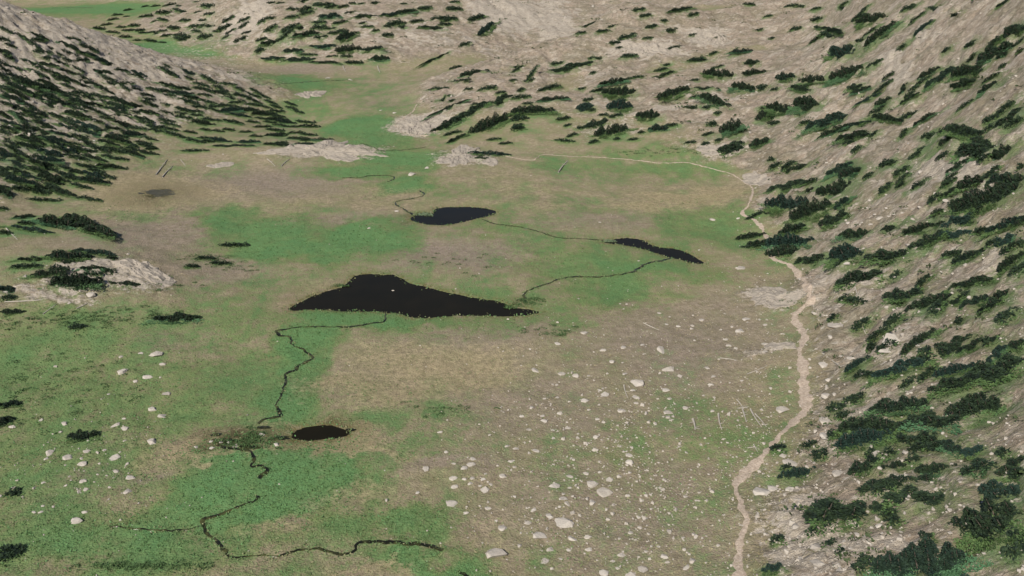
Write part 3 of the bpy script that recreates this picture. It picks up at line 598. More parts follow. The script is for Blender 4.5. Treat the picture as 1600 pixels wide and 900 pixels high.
# denser wood on the left spur and the slopes round the gap: spaced at random
def in_poly(x, y, poly):
    c = False; n = len(poly)
    for i in range(n):
        (ax, ay), (bx, by) = poly[i], poly[(i + 1) % n]
        if (ay > y) != (by > y) and x < (bx - ax) * (y - ay) / (by - ay) + ax: c = not c
    return c
def scatter(poly, n, lmin, lmax, ang, wr, gap, seed):
    rr = random.Random(seed); xs = [p[0] for p in poly]; ys = [p[1] for p in poly]; got = []
    for _ in range(n * 30):
        if len(got) >= n: break
        x, y = rr.uniform(min(xs), max(xs)), rr.uniform(min(ys), max(ys))
        if not in_poly(x, y, poly): continue
        L = rr.uniform(lmin, lmax); a = math.radians(ang(x, y) + rr.uniform(-6, 6))
        if any(abs(x - q[0]) < gap * (L + q[2]) * .5 and abs(y - q[1]) < gap * 7 for q in got): continue
        got.append((x, y, L)); dx, dy = .5 * L * math.cos(a), .5 * L * math.sin(a)
        TREES.append((x - dx, y - dy, x + dx, y + dy, L * rr.uniform(*wr)))
spur_ang = lambda x, y: max(2, 27 - .045 * x - (.04 * (y - 120) if y > 120 else 0))
scatter([(0,95),(90,115),(170,155),(215,200),(250,228),(200,262),(120,300),(0,300)], 170, 20, 42, spur_ang, (.16, .25), .55, 1)
scatter([(0,40),(120,60),(200,110),(300,135),(400,150),(500,205),(480,228),(300,222),(220,200),(150,140),(0,92)], 130, 16, 36, spur_ang, (.16, .25), .68, 2)
scatter([(230,92),(330,122),(440,150),(480,180),(400,160),(300,132)], 26, 16, 30, lambda x, y: 22, (.18, .26), .9, 3)
scatter([(200,12),(330,0),(345,50),(300,62),(150,40)], 34, 10, 22, lambda x, y: -8, (.25, .35), 1.0, 4)
scatter([(145,42),(250,50),(290,62),(220,70)], 14, 12, 20, lambda x, y: 4, (.25, .35), 1.0, 5)
scatter([(345,30),(400,20),(460,50),(430,70),(345,60)], 14, 14, 26, lambda x, y: -28, (.2, .3), 1.0, 6)
scatter([(420,0),(720,0),(700,40),(480,60)], 34, 10, 24, lambda x, y: -6, (.2, .3), 1.1, 7)
scatter([(1310,0),(1600,0),(1600,330),(1400,330),(1300,200)], 60, 14, 40, lambda x, y: -38, (.1, .2), 1.0, 8)
scatter([(700,150),(860,70),(980,10),(1300,0),(1250,150),(1130,230),(900,230),(720,220)], 70, 8, 22, lambda x, y: -12, (.2, .34), 1.0, 9)
scatter([(1300,400),(1600,330),(1600,560),(1300,640)], 30, 14, 44, lambda x, y: -32, (.1, .18), 1.0, 10)
scatter([(1190,700),(1330,660),(1600,700),(1600,890),(1200,890)], 26, 10, 30, lambda x, y: -14, (.2, .3), 1.0, 11)
scatter([(0,400),(200,400),(250,470),(0,470)], 10, 10, 30, lambda x, y: 4, (.2, .3), 1.0, 12)
TREES = [t for t in TREES if max(t[0], t[2]) > 2 and min(t[0], t[2]) < 1598]
T = np.array(TREES)
A0, d0 = hit(T[:, 0], T[:, 1]); A1, d1 = hit(T[:, 2], T[:, 3]); AC, dc = hit((T[:, 0] + T[:, 2]) / 2, (T[:, 1] + T[:, 3]) / 2 + T[:, 4] * .25)
area = np.hypot(T[:, 2] - T[:, 0], T[:, 3] - T[:, 1]) * T[:, 4]
order = np.argsort(-area)
print('trees', len(T))
tree_specs = []
def slope_frame(x, y, v):
    e_ = 3.0
    nrm = Vector((-(float(ground(x + e_, y)) - float(ground(x - e_, y))) / (2 * e_), -(float(ground(x, y + e_)) - float(ground(x, y - e_))) / (2 * e_), 1.0)).normalized()
    ax = Vector((float(v[0]), float(v[1]), 0)).normalized(); ax = (ax - nrm * ax.dot(nrm)).normalized()
    ay = nrm.cross(ax); return Matrix((ax, ay, nrm)).transposed()
for rank, i in enumerate(order):
    plen = math.hypot(T[i, 2] - T[i, 0], T[i, 3] - T[i, 1])
    mpp = dc[i] / FPX
    v = A1[i] - A0[i]; L = float(np.linalg.norm(v))
    if abs(d1[i] - d0[i]) > 60 or L > 4.0 * plen * mpp:
        L = 1.6 * plen * mpp; v = np.array([T[i, 2] - T[i, 0], -(T[i, 3] - T[i, 1]) * 2.0, 0]); v = v / np.linalg.norm(v) * L
    rot = slope_frame(AC[i, 0], AC[i, 1], v)
    L = max(L * 1.15, 2.2); farf = float(np.interp(dc[i], [300, 420], [1, .72]))
    Hh = min(max(T[i, 4] * mpp * 1.15 * farf, 1.5), 6.0)
    Wd = min(max(T[i, 4] * mpp * 1.9 * farf, 2.4), 9.5, L * 1.0)
    kn = 'short' if L / Wd < 1.5 else ('mid' if L / Wd < 2.5 else 'long')
    if Wd > 6.4: kn = 'big' if L / Wd < 2.1 else 'bigstrip'
    x, y = AC[i, :2]
    tree_specs.append(dict(px=(T[i, 0] + T[i, 2]) / 2, py=(T[i, 1] + T[i, 3]) / 2, L=L, W=Wd, H=Hh, rot=rot, kn=kn, p=(x, y, float(ground(x, y)) - .1), var=int(i) % 4, plen=plen, pw=T[i, 4]))
NIND = 300
# green turf and juniper ground cover grows round the clumps
for s in tree_specs:
    x0, y0, _z = s['p']; y0 -= s['W'] * .5; r_ = .55 * s['L'] + 2.5; dist = math.hypot(x0, y0); th = math.atan2(x0, y0); da = 2.2 * r_ / dist
    c0, c1 = [int(np.clip((th + k * da - THd0) / dTH, 0, 779)) for k in (-1, 1)]; j0, j1 = np.searchsorted(R, [dist - 2.2 * r_, dist + 2.2 * r_])
    if c1 <= c0 or j1 <= j0: continue
    sl_ = (slice(j0, j1), slice(c0, c1 + 1)); xx, yy = GX[sl_] - x0, GY[sl_] - y0
    u = xx * s['rot'][0][0] + yy * s['rot'][1][0]; v = -xx * s['rot'][1][0] + yy * s['rot'][0][0]
    aG[sl_] = np.maximum(aG[sl_], .74 * np.exp(-(u / (.62 * s['L'] + 1)) ** 2 - (v / (.85 * s['W'] + 1)) ** 2))
GROUND_ME.color_attributes['cover'].data.foreach_set('color', np.stack([aG, aS, aM, aD], -1).astype(np.float32).ravel())

NUM = 'one two three four five six seven eight nine ten eleven twelve thirteen fourteen'.split()
ORD = ['first', 'second', 'third', 'fourth', 'fifth', 'sixth', 'seventh', 'eighth', 'ninth', 'tenth', 'eleventh', 'twelfth', 'thirteenth', 'fourteenth', 'fifteenth', 'sixteenth', 'seventeenth', 'eighteenth', 'nineteenth', 'twentieth']
def regions(items, table, maxn=14):
    """items with px, py -> (phrase, ordinal text) singling each out: place, then height band, then order from the left"""
    buck = {}
    for it in items:
        for poly, ph in table:
            if poly is None or in_poly(it['px'], it['py'], poly): buck.setdefault(ph, []).append(it); break
    for ph, L in buck.items():
        nb = max(1, math.ceil(len(L) / maxn)); L.sort(key=lambda q: q['py'])
        for b in range(nb):
            sub = L[b * len(L) // nb:(b + 1) * len(L) // nb]; sub.sort(key=lambda q: q['px'])
            band = '' if nb == 1 else (['upper row', 'lower row'] if nb == 2 else (['top row', 'middle row', 'bottom row'] if nb == 3 else ['row ' + NUM[k] for k in range(nb)]))[b]
            for k, q in enumerate(sub):
                o = 'the only one' if len(L) == 1 else ('leftmost' if k == 0 else 'rightmost' if k == len(sub) - 1 else ORD[k] + ' from left')
                q['where'] = ph + ', ' + (band + ', ' if band else '') + o
TREE_REG = [
 ([(1140,660),(1600,560),(1600,760),(1140,760)], 'on the near slope right of the path'),
 ([(1140,760),(1600,760),(1600,910),(1140,910)], 'at the lower right corner slope'),
 ([(1260,430),(1420,380),(1600,330),(1600,560),(1270,660)], 'on the steep wall above the path'),
 ([(1380,230),(1600,180),(1600,330),(1420,380),(1380,360)], 'below the pale slabs at right'),
 ([(1140,320),(1380,300),(1420,380),(1260,440),(1140,440)], 'around the path bend'),
 ([(1140,180),(1380,150),(1380,300),(1140,320)], 'in the gully foot above the meadow'),
 ([(1380,0),(1600,0),(1600,180),(1380,230)], 'high on the right wall'),
 ([(1240,0),(1380,0),(1380,150),(1240,170)], 'along the upper gully'),
 ([(960,0),(1240,0),(1240,170),(1140,180),(960,110)], 'on the stony hill upper part'),
 ([(900,110),(1140,180),(1140,320),(900,260)], 'on the stony hill above the meadow edge'),
 ([(600,90),(900,40),(960,0),(960,110),(900,110),(900,260),(600,260)], 'on the hill nose beside the gap'),
 ([(330,-5),(960,-5),(900,40),(600,90),(500,105),(330,105)], 'on the far slope behind the gap'),
 ([(0,-5),(330,-5),(345,75),(240,90),(0,20)], 'on the farthest slope at upper left'),
 ([(0,20),(240,90),(520,200),(520,230),(240,240),(230,200),(150,140),(0,90)], 'on the wooded spur upper side'),
 ([(0,90),(150,140),(230,200),(240,240),(200,300),(0,320)], 'in the dense wood on the left spur'),
 ([(0,310),(260,310),(260,385),(0,385)], 'on the bench below the spur'),
 ([(0,385),(280,385),(280,470),(0,470)], 'on the pale rocky knoll'),
 (None, 'out on the meadow'),
]
ind = tree_specs[:NIND]
regions(ind, TREE_REG)
def place_tree(s):
    L0, W0, H0, _ = KINDS[s['kn']]
    root = empty('pine_clump', s['p'])
    root.rotation_euler = s['rot'].to_euler(); root.scale = (s['L'] / L0, s['W'] / W0, s['H'] / H0)
    for nme, me in zip(('crown', 'low_foliage_lit', 'trunk'), PROTO[s['kn']][s['var']][0]): link(nme, me, None, root)
    size = 'large' if s['plen'] * s['pw'] > 1000 else ('small' if s['plen'] * s['pw'] < 260 else 'medium')
    shape = {'big': 'bushy', 'bigstrip': 'strip-shaped', 'short': 'rounded', 'mid': 'bushy', 'long': 'strip-shaped'}[s['kn']]
    tag(root, '%s %s pine %s' % (size, shape, s['where']), 'pine', 'dark pine clumps on the hillsides')
for s in ind: place_tree(s)
# the smallest, farthest ones as one mass
V, F, V2, F2 = [], [], [], []; nv = nv2 = 0
for s in tree_specs[NIND:]:
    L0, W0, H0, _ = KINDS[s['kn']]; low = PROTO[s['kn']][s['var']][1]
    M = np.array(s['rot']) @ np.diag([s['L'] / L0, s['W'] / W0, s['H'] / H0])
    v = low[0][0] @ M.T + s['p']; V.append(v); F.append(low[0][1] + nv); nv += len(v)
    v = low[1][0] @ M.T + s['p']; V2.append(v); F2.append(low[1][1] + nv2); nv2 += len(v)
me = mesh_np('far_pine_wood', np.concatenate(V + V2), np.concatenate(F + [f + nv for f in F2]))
me.materials.append(M_crown_shade); me.materials.append(M_skirt_lit)
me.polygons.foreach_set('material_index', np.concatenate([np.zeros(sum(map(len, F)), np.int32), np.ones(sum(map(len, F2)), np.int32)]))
tag(link('far_pine_wood', me), 'small dark pines scattered over the far hillsides', 'pines', kind='stuff')

# ------------------------------------------------------------------ boulders
def hull_rock(seed, n=22, flat=.5):
    rs = np.random.default_rng(seed); p = rs.normal(size=(n, 3)); p /= np.linalg.norm(p, axis=1)[:, None]
    p *= rs.uniform(.82, 1.0, (n, 1)); p[:, 2] = np.where(p[:, 2] < 0, p[:, 2] * .7, np.minimum(p[:, 2], .62 + .2 * rs.random())) ; p *= [.5, .38, flat]
    bm = bmesh.new(); [bm.verts.new(q) for q in p]
    r = bmesh.ops.convex_hull(bm, input=bm.verts[:]); bmesh.ops.delete(bm, geom=[v for v in bm.verts if not v.link_faces], context='VERTS')
    me = bpy.data.meshes.new('boulder'); bm.to_mesh(me); bm.free(); me.materials.append(rock.m); return me
ROCKS = [hull_rock(k, 16 + 2 * (k % 6), .34 + .03 * (k % 5)) for k in range(14)]
def bpt(ox, oy, lst): return [(ox + a / Z, oy + b / Z, c / Z) for a, b, c in lst]
BOUL = []
BOUL += bpt(0, 450, [(980,415,100),(1015,478,50),(765,525,80),(922,558,75),(845,583,50),(1005,558,25),(1040,665,70),(685,665,40),(955,760,70),(1015,802,75),(720,858,80),(778,880,60),(255,825,40),(400,850,60),(80,870,60),(430,93,30),(30,28,50),(775,818,30),(560,45,90),(760,430,40),(880,410,40)])
BOUL += bpt(0, 675, [(325,135,100),(428,160,80),(290,168,40),(545,118,60),(515,202,70),(715,158,90),(943,62,80),(655,112,35),(720,248,50),(812,288,75),(610,265,24),(665,272,24),(522,308,60),(272,318,35),(500,375,45),(540,360,45),(800,372,80),(410,333,30),(268,462,30),(330,468,28),(210,502,40),(255,500,40),(528,502,45),(475,560,100),(685,345,30),(620,197,25),(410,207,25),(780,55,30),(1235,95,50),(1325,100,40),(1385,65,40),(1465,88,60),(1320,60,30)])
BOUL += bpt(400, 675, [(1057,230,60),(1235,200,40),(1300,225,60),(1345,203,70),(1355,170,50),(1233,290,60),(1300,295,40),(1355,290,45),(1420,297,40),(1440,266,40),(1545,277,60),(1340,322,50),(1400,335,35),(1242,343,55),(1427,362,70),(1465,328,40),(1008,380,40),(1228,447,95),(1313,508,45),(1450,478,50),(1500,555,30),(1548,600,85),(1500,768,165),(1420,695,25),(1190,125,35),(1570,88,50),(1150,0,50),(1590,185,40),(30,20,60),(125,80,50),(1460,20,30)])
BOUL += bpt(800, 450, [(922,158,35),(965,228,30),(1040,240,35),(1125,237,35),(1190,200,55),(1465,197,70),(1335,160,30),(1375,243,30),(1425,270,80),(1335,320,45),(1355,362,40),(1395,380,40),(1580,355,60),(1580,400,50),(1585,230,40),(452,283,60),(285,348,45),(568,390,50),(700,373,50),(815,358,35),(950,390,100),(625,462,50),(693,467,30),(975,507,110),(778,597,120),(1045,552,45),(1220,503,45),(1258,553,45),(1240,605,40),(1437,580,30),(310,536,55),(395,550,55),(482,549,30),(705,538,45),(160,512,80),(455,705,65),(362,710,40),(280,683,40),(203,692,30),(580,665,65),(775,687,60),(755,640,45),(548,640,35),(960,640,60),(985,692,35),(775,720,40),(690,768,80),(975,782,75),(905,850,50),(1085,750,55),(125,747,50),(190,797,40),(200,833,55),(290,785,35),(105,888,50),(255,888,35),(350,878,45),(480,762,30),(535,820,35),(60,803,40),(1255,770,35),(1000,826,30),(740,825,25)])
BOUL += bpt(800, 675, [(525,32,50),(440,28,30),(412,10,25),(320,47,25),(258,38,30),(150,120,60),(25,105,50),(10,180,25),(15,220,35),(732,145,55),(730,192,65),(690,170,25),(1050,92,35),(1098,128,40),(550,252,35),(548,185,30),(475,230,25),(462,262,50),(605,297,65),(360,280,60),(268,337,85),(362,350,35),(500,330,90),(578,378,110),(722,398,40),(325,388,35),(320,420,70),(357,447,65),(380,402,30),(505,440,70),(132,485,55),(15,405,30),(295,468,30),(230,527,70),(100,568,60),(325,570,150),(1085,405,40),(793,534,30),(797,597,40),(745,632,50),(172,655,110),(388,662,85),(475,657,60),(240,735,65),(478,730,65),(355,738,35),(202,805,70),(305,795,35),(685,770,65),(915,715,35),(840,748,40),(955,780,60),(970,815,40),(1012,664,30),(1070,662,30),(1150,640,60),(1290,708,35),(1130,805,75),(1087,845,85),(575,883,75),(740,895,80),(660,855,40),(630,808,40),(820,858,80),(870,482,25),(1155,428,30),(1215,430,30)])
BOUL += bpt(1200, 675, [(-20,385,180),(440,265,100),(370,25,100),(530,580,130),(310,720,120),(200,650,70),(140,195,110),(90,150,60),(310,830,130),(830,625,45),(1455,755,30),(30,360,90),(140,360,70),(700,590,60),(560,640,60),(1140,490,50),(640,690,60),(480,720,50),(180,590,90),(430,830,70)])
BOUL += bpt(1200, 450, [(425,235,120),(770,320,150),(390,310,60),(740,390,110),(520,440,60),(350,480,80),(370,675,80),(380,575,50),(365,830,110),(90,765,100),(300,155,70),(600,540,70)])
BOUL += bpt(400, 225, [(980,188,90),(705,525,30),(880,420,35),(1065,150,40)])
BOUL += bpt(800, 225, [(1250,475,55),(1430,775,80),(550,490,24),(1170,663,22),(1415,465,30)])
BOUL += bpt(1200, 225, [(700,465,55),(760,452,40),(865,405,35),(960,395,60),(500,495,40),(590,490,30),(640,500,40),(1115,355,50),(490,745,50),(880,635,60),(790,440,40),(670,440,30),(420,510,30),(840,430,30),(740,400,30)])
BOUL += bpt(400, 0, [(870,705,40),(450,490,40),(600,500,50),(780,690,24),(1035,620,24)])
B = np.array(BOUL); BP, bd = hit(B[:, 0], B[:, 1])
bspecs = [dict(px=B[i, 0], py=B[i, 1], w=float(B[i, 2] * bd[i] / FPX), p=BP[i], pw=B[i, 2]) for i in range(len(B))]
BOUL_REG = [
 ([(1180,640),(1600,560),(1600,910),(1165,910)], 'on the near slope right of the path'),
 ([(1260,400),(1600,330),(1600,600),(1260,640)], 'on the wall right of the path bend'),
 ([(1200,225),(1600,225),(1600,400),(1260,400),(1200,440)], 'in the scree below the slabs'),
 ([(0,440),(330,440),(330,560),(0,560)], 'in the left meadow by the knoll'),
 ([(0,560),(420,560),(420,690),(0,690)], 'in green meadow beside the marsh'),
 ([(0,690),(440,690),(440,910),(0,910)], 'in the lower left meadow'),
 ([(440,660),(800,660),(800,770),(440,770)], 'in the cluster below the marsh'),
 ([(440,770),(800,770),(800,910),(440,910)], 'above the lower stream end'),
 ([(800,440),(1060,440),(1060,600),(800,600)], 'on the stony flat below the tarn'),
 ([(1060,440),(1260,440),(1260,660),(1060,660)], 'on the flat left of the path'),
 ([(800,600),(1060,600),(1060,675),(800,675)], 'in the middle boulder field'),
 ([(800,675),(1000,675),(1000,780),(800,780)], 'in the lower boulder field'),
 ([(1000,660),(1180,660),(1165,780),(1000,780)], 'on the flat beside the lower path'),
 ([(800,780),(980,780),(980,910),(800,910)], 'at the bottom boulder field'),
 ([(980,780),(1165,780),(1165,910),(980,910)], 'at the bottom beside the path'),
 (None, 'on the far meadow'),
]
regions(bspecs, BOUL_REG, 12)
for i, s in enumerate(bspecs):
    w_ = max(s['w'] * 1.05, .5); rs = random.Random(i)
    o = link('boulder', ROCKS[i % 14]); k = rs.uniform(.85, 1.25)
    o.location = (s['p'][0], s['p'][1], float(ground(s['p'][0], s['p'][1])) - .02 * w_)
    o.scale = (w_, w_ * k, w_ * rs.uniform(.42, .68)); o.rotation_euler = (rs.uniform(-.12, .12), rs.uniform(-.12, .12), rs.uniform(-.5, .5))
    size = 'large' if s['pw'] > 20 else ('small' if s['pw'] < 10 else 'mid-sized')
    tag(o, '%s pale boulder %s' % (size, s['where']), 'boulder', 'pale boulders scattered over the valley')

# ------------------------------------------------------------------ bare rock slabs
SLABS = [
 ('broad pale rock slab beside the path bend', [(1166,464),(1180,455),(1205,451),(1240,450),(1254,460),(1240,472),(1215,481),(1190,478),(1172,472)], .5),
 ('pale ragged rock slab at the tip of the wooded spur', [(412,240),(440,232),(470,225),(510,221),(540,224),(572,234),(580,242),(550,247),(525,249),(480,243),(440,243)], .7),
 ('pale slab at the foot of the hill nose by the gap', [(690,250),(700,243),(712,235),(733,226),(745,232),(735,245),(728,258),(705,259)], .7),
 ('small pale slab right of the gap slab', [(753,252),(765,248),(778,251),(772,259),(760,258)], .5),
 ('flat pale slab crossing left of the path', [(1188,543),(1200,537),(1222,535),(1249,538),(1246,545),(1218,546)], .35),
 ('pale rounded slab on the rocky knoll at left', [(178,408),(200,403),(225,408),(245,420),(262,436),(240,440),(215,430),(195,420)], .7),
 ('small pale slab in the gap meadow behind the spur', [(462,149),(478,143),(498,144),(507,148),(495,152),(475,152)], .8),
 ('thin pale slab in the dry grass under the spur', [(318,260),(332,255),(355,255),(360,259),(340,263)], .35),
 ('pale bare rock face on the hill nose edge', [(625,203),(632,190),(650,183),(668,186),(672,200),(655,210),(640,209)], .8),
 ('pale slab patch above the far end of the path', [(1090,235),(1100,226),(1130,224),(1150,230),(1140,240),(1110,242)], .5),
 ('pale slab among the stones below the wall foot', [(1160,276),(1175,270),(1200,272),(1205,282),(1185,290),(1166,286)], .5),
 ('wide pale slab on the stony hill', [(975,75),(1000,68),(1030,70),(1045,80),(1025,84),(990,82)], .9),
 ('pale rock slab high on the stony hill', [(1105,62),(1120,55),(1135,60),(1130,70),(1110,70)], .9),
]
for i, (lab, poly, hgt_) in enumerate(SLABS):
    pp = np.array(poly, float); h, _ = hit(pp[:, 0], pp[:, 1]); P2 = catmull(h[:, :2], 1.2, True); n = len(P2); c = P2.mean(0)
    P2 = P2 + np.stack([fbm(P2[:, 0] / 2.5, P2[:, 1] / 2.5, 2), fbm(P2[:, 0] / 2.5 + 7, P2[:, 1] / 2.5, 2)], -1) * .8 + (P2 - c) * (.45 * fbm(P2[:, 0] / 7 + i, P2[:, 1] / 10, 3))[:, None]
    hgt_ *= .65; V = []; rings = [(1.04, -.6), (1.0, .25), (.95, .5), (.85, .8), (.72, .7), (.58, 1.05), (.44, .8), (.30, 1.1), (.16, .9)]
    for rr, hh in rings:
        q = c + (P2 - c) * rr; zz = ground(q[:, 0], q[:, 1]) + hgt_ * hh + 1.1 * hgt_ * fbm(q[:, 0] / 2.2, q[:, 1] / 3.0, 3) * (hh > 0)
        V.append(np.stack([q[:, 0], q[:, 1], zz], -1))
    V = np.concatenate(V + [np.array([[c[0], c[1], float(ground(c[0], c[1])) + hgt_ * 1.1]])]); k = np.arange(n); k2 = (k + 1) % n
    F = np.concatenate([np.stack([a * n + k, a * n + k2, (a + 1) * n + k2, (a + 1) * n + k], -1) for a in range(len(rings) - 1)])
    bm = bmesh.new(); vs_ = [bm.verts.new(v) for v in V]
    for f in F: bm.faces.new([vs_[j] for j in f])
    for a in range(n): bm.faces.new((vs_[(len(rings) - 1) * n + a], vs_[(len(rings) - 1) * n + (a + 1) % n], vs_[-1]))
    bmesh.ops.recalc_face_normals(bm, faces=bm.faces[:])
    me = bpy.data.meshes.new('rock_slab'); bm.to_mesh(me); bm.free()
    tag(link('rock_slab', me, slabm.m), lab, 'rock slab', 'pale bare rock slabs')

# ------------------------------------------------------------------ fallen dead trunks
LOGS = seg(0, 225, [(975,195,1045,100,8),(1015,210,1080,140,8),(40,530,110,600,9),(1130,100,1160,140,5)]) + seg(800, 225, [(290,180,350,105,9)]) + \
 seg(800, 450, [(1130,825,1145,890,16),(1290,790,1312,890,13),(1440,760,1465,840,12),(1490,760,1560,870,12),(1520,790,1590,870,10),(1410,755,1480,745,9),(820,220,920,265,7),(700,610,725,690,9),(1300,440,1410,455,7),(1470,540,1590,490,7),(1405,700,1450,760,8)]) + \
 seg(1200, 450, [(340,410,450,490,11),(580,190,610,290,12),(545,0,560,50,8)]) + seg(0, 450, [(30,90,350,70,9),(270,165,350,105,7),(480,130,550,95,8)]) + \
 seg(400, 225, [(70,95,120,140,6),(160,140,210,95,6)]) + seg(800, 675, [(1510,80,1535,125,8),(1470,102,1510,95,7)]) + seg(400, 0, [(545,415,560,450,6),(760,415,775,455,6)])
LW = ['steeper of two pale logs below the wooded spur', 'right one of two pale logs below the wooded spur', 'pale log on the bench at left edge', 'short thin log left of the thin pale slab',
 'single pale log below the path at the stony hill foot', 'short upright-lying log left of the log jam', 'pale log second from left in the log jam', 'middle pale log of the log jam by the path', 'long pale log at the right of the log jam', 'rightmost pale log of the log jam', 'crosswise pale log at top of the log jam', 'thin grey log on the stony flat below the tarn', 'pale log among stones in the middle boulder field', 'thin twisted log left of the flat slab', 'grey log slanting toward the path above the log jam', 'short log at the upper tip of the log jam',
 'pale log lying right of the path on the wall foot', 'upright-lying pale log above the round boulders right of path', 'short log beside the upper path bend', 'long dark grey log along the knoll foot', 'thin log left below the rocky knoll', 'thin log right below the rocky knoll', 'left log of the V shape in dry grass', 'right log of the V shape in dry grass', 'small log touching the path at lower right', 'tiny crosswise log beside the lower path', 'tiny pale log in the far meadow, left one', 'tiny pale log in the far meadow, right one']
LG = np.array(LOGS); L0_, _ = hit(LG[:, 0], LG[:, 1]); L1_, ld = hit(LG[:, 2], LG[:, 3])
for i in range(len(LG)):
    rs = np.random.default_rng(900 + i); a, b = L0_[i], L1_[i]; r = float(max(LG[i, 4] * ld[i] / FPX * .5, .14)); m, q = 9, 7
    d = (b - a)[:2] / (np.linalg.norm((b - a)[:2]) + 1e-9); side_ = np.array([d[1], -d[0]]); V, F = [], []
    bend = rs.normal(0, .02) * np.linalg.norm(b - a)
    def tube(pa, pb, ra, rb, mm, bend=0):
        o_ = len(V); ax = (pb - pa) / (np.linalg.norm(pb - pa) + 1e-9); s1 = np.cross(ax, [0, 0, 1.0]); s1 /= np.linalg.norm(s1) + 1e-9; s2 = np.cross(s1, ax)
        for k in range(mm):
            t = k / (mm - 1); cc = pa + (pb - pa) * t + s1 * bend * math.sin(math.pi * t); rr = (ra + (rb - ra) * t) * (1 + .1 * rs.normal())
            for j in range(q):
                V.append(cc + rr * (s1 * math.cos(2 * math.pi * j / q) + s2 * math.sin(2 * math.pi * j / q)))
        for k in range(mm - 1):
            for j in range(q): F.append((o_ + k * q + j, o_ + k * q + (j + 1) % q, o_ + (k + 1) * q + (j + 1) % q, o_ + (k + 1) * q + j))
        F.append((o_, o_ + 2, o_ + 4, o_ + 6)); e_ = o_ + (mm - 1) * q; F.append((e_, e_ + 2, e_ + 4, e_ + 6))
    a3 = np.array([a[0], a[1], float(ground(a[0], a[1])) + r * .8]); b3 = np.array([b[0], b[1], float(ground(b[0], b[1])) + r * .6])
    tube(a3, b3, r, r * .45, m, bend); root = link('fallen_log', mesh_np('fallen_log', V, F, True), dead.m)
    tag(root, LW[i], 'log', 'bleached fallen logs')
    V, F = [], []
    nb = 4
    for k in range(nb):
        V, F = [], []
        t = rs.uniform(.25, .9); p = a3 + (b3 - a3) * t; sg = 1 if k % 2 else -1
        tip = p + np.array([*(side_ * sg * rs.uniform(.6, 1.5) + d * rs.uniform(.2, .9)), rs.uniform(.1, .5)]) * max(.6, r * 3.0)
        tube(p, tip, r * .32, r * .12, 3)
        link('branch', mesh_np('branch', V, F, True), dead.m, root)

# ------------------------------------------------------------------ loose cover: stones, grass, willow scrub
def scatter_ground(n, rs, rmin=105, rmax=900):
    u = rs.random(n); r = rmin * (rmax / rmin) ** u; th = np.radians(rs.uniform(-38, 38, n)); return r * np.sin(th), r * np.cos(th)
def field(A, x, y):
    th = np.arctan2(x, y); c = np.clip(((th - THd0) / dTH).astype(int), 0, 779); j = np.clip(np.interp(np.log(np.hypot(x, y)), LOGR, np.arange(NR)).astype(int), 0, NR - 1); return A[j, c]
def dist_to(lines, x, y):
    d = np.full(x.shape, 1e9)
    for p in lines:
        for q in p[::3]: d = np.minimum(d, np.hypot(x - q[0], y - q[1]))
    return d
rs = np.random.default_rng(77)
x, y = scatter_ground(95000, rs)
px, py = to_px(x, y, ground(x, y))
hl = field(HILL, x, y); stf = np.exp(-(((px - 980) / 200) ** 2 + ((py - 720) / 190) ** 2)) + .5 * np.exp(-(((px - 130) / 130) ** 2 + ((py - 730) / 90) ** 2))
prob = .13 * hl + .12 * np.exp(-(dist_to(paths_xy, x, y) - 1.8) ** 2) + .22 * field(aB, x, y) + .5 * stf * (1 - hl) * (.35 + .65 * (fbm(x / 12, y / 12, 2) > 0)) + .25 * np.exp(-(((px - 1200) / 60) ** 2 + ((py - 640) / 250) ** 2)) + .004
keep = (rs.random(len(x)) < prob) & (field(NEARPOND, x, y) > 2) & (dist_to(paths_xy, x, y) > 1.2)
x, y = x[keep], y[keep]; n = len(x)
base = []
for k in range(6):
    me = hull_rock(200 + k, 10, .4); vv = np.zeros(len(me.vertices) * 3); me.vertices.foreach_get('co', vv); base.append((vv.reshape(-1, 3), np.array([list(p.vertices) for p in me.polygons if len(p.vertices) == 3]))); bpy.data.meshes.remove(me)
V, F, nv = [], [], 0
stq = stf[keep]; sz = np.minimum(.26 + rs.exponential(.22, n), 1.6) * (1 + .35 * stq) * (1 + .5 * field(HILL, x, y)) * .85 * (1 + np.hypot(x, y) / 900); zz = ground(x, y); an = rs.uniform(0, 6.28, n)
for i in range(n):
    bv, bf = base[i % 6]; c_, s_ = math.cos(an[i]), math.sin(an[i]); q = bv * sz[i]
    V.append(np.stack([q[:, 0] * c_ - q[:, 1] * s_ + x[i], q[:, 0] * s_ + q[:, 1] * c_ + y[i], q[:, 2] + zz[i]], -1)); F.append(bf + nv); nv += len(bv)
tag(link('loose_stones', mesh_np('loose_stones', np.concatenate(V), np.concatenate(F)), rock.m), 'small pale stones strewn over flats and slopes', 'stones', kind='stuff')
print('stones', n)

x, y = scatter_ground(150000, rs, 105, 520)
gq, hq = field(aG, x, y), field(HILL, x, y)
clump = fbm(x / 2.2, y / 2.2, 2)
keep = (hq < .5) & (field(NEARPOND, x, y) > .1) & (dist_to(paths_xy, x, y) > 1.0) & (dist_to(streams_xy, x, y) > .55) & (rs.random(len(x)) < .22 + .45 * gq + .5 * (clump > .15))
x, y, gq = x[keep], y[keep], gq[keep]; n = len(x); zz = ground(x, y)
big = .28 + .35 * rs.random(n) * (.6 + .8 * gq)
Vg = np.zeros((n, 3, 3, 3))
for b in range(3):
    a = rs.uniform(0, 6.28, n); dx, dy = np.cos(a), np.sin(a); le = rs.uniform(-.8, .8, (2, n)) * big
    wd = big * .38
    Vg[:, b, 0] = np.stack([x - dx * wd, y - dy * wd, zz - .04], -1); Vg[:, b, 1] = np.stack([x + dx * wd, y + dy * wd, zz - .04], -1); Vg[:, b, 2] = np.stack([x + le[0], y + le[1], zz + big * rs.uniform(.2, .5, n)], -1)
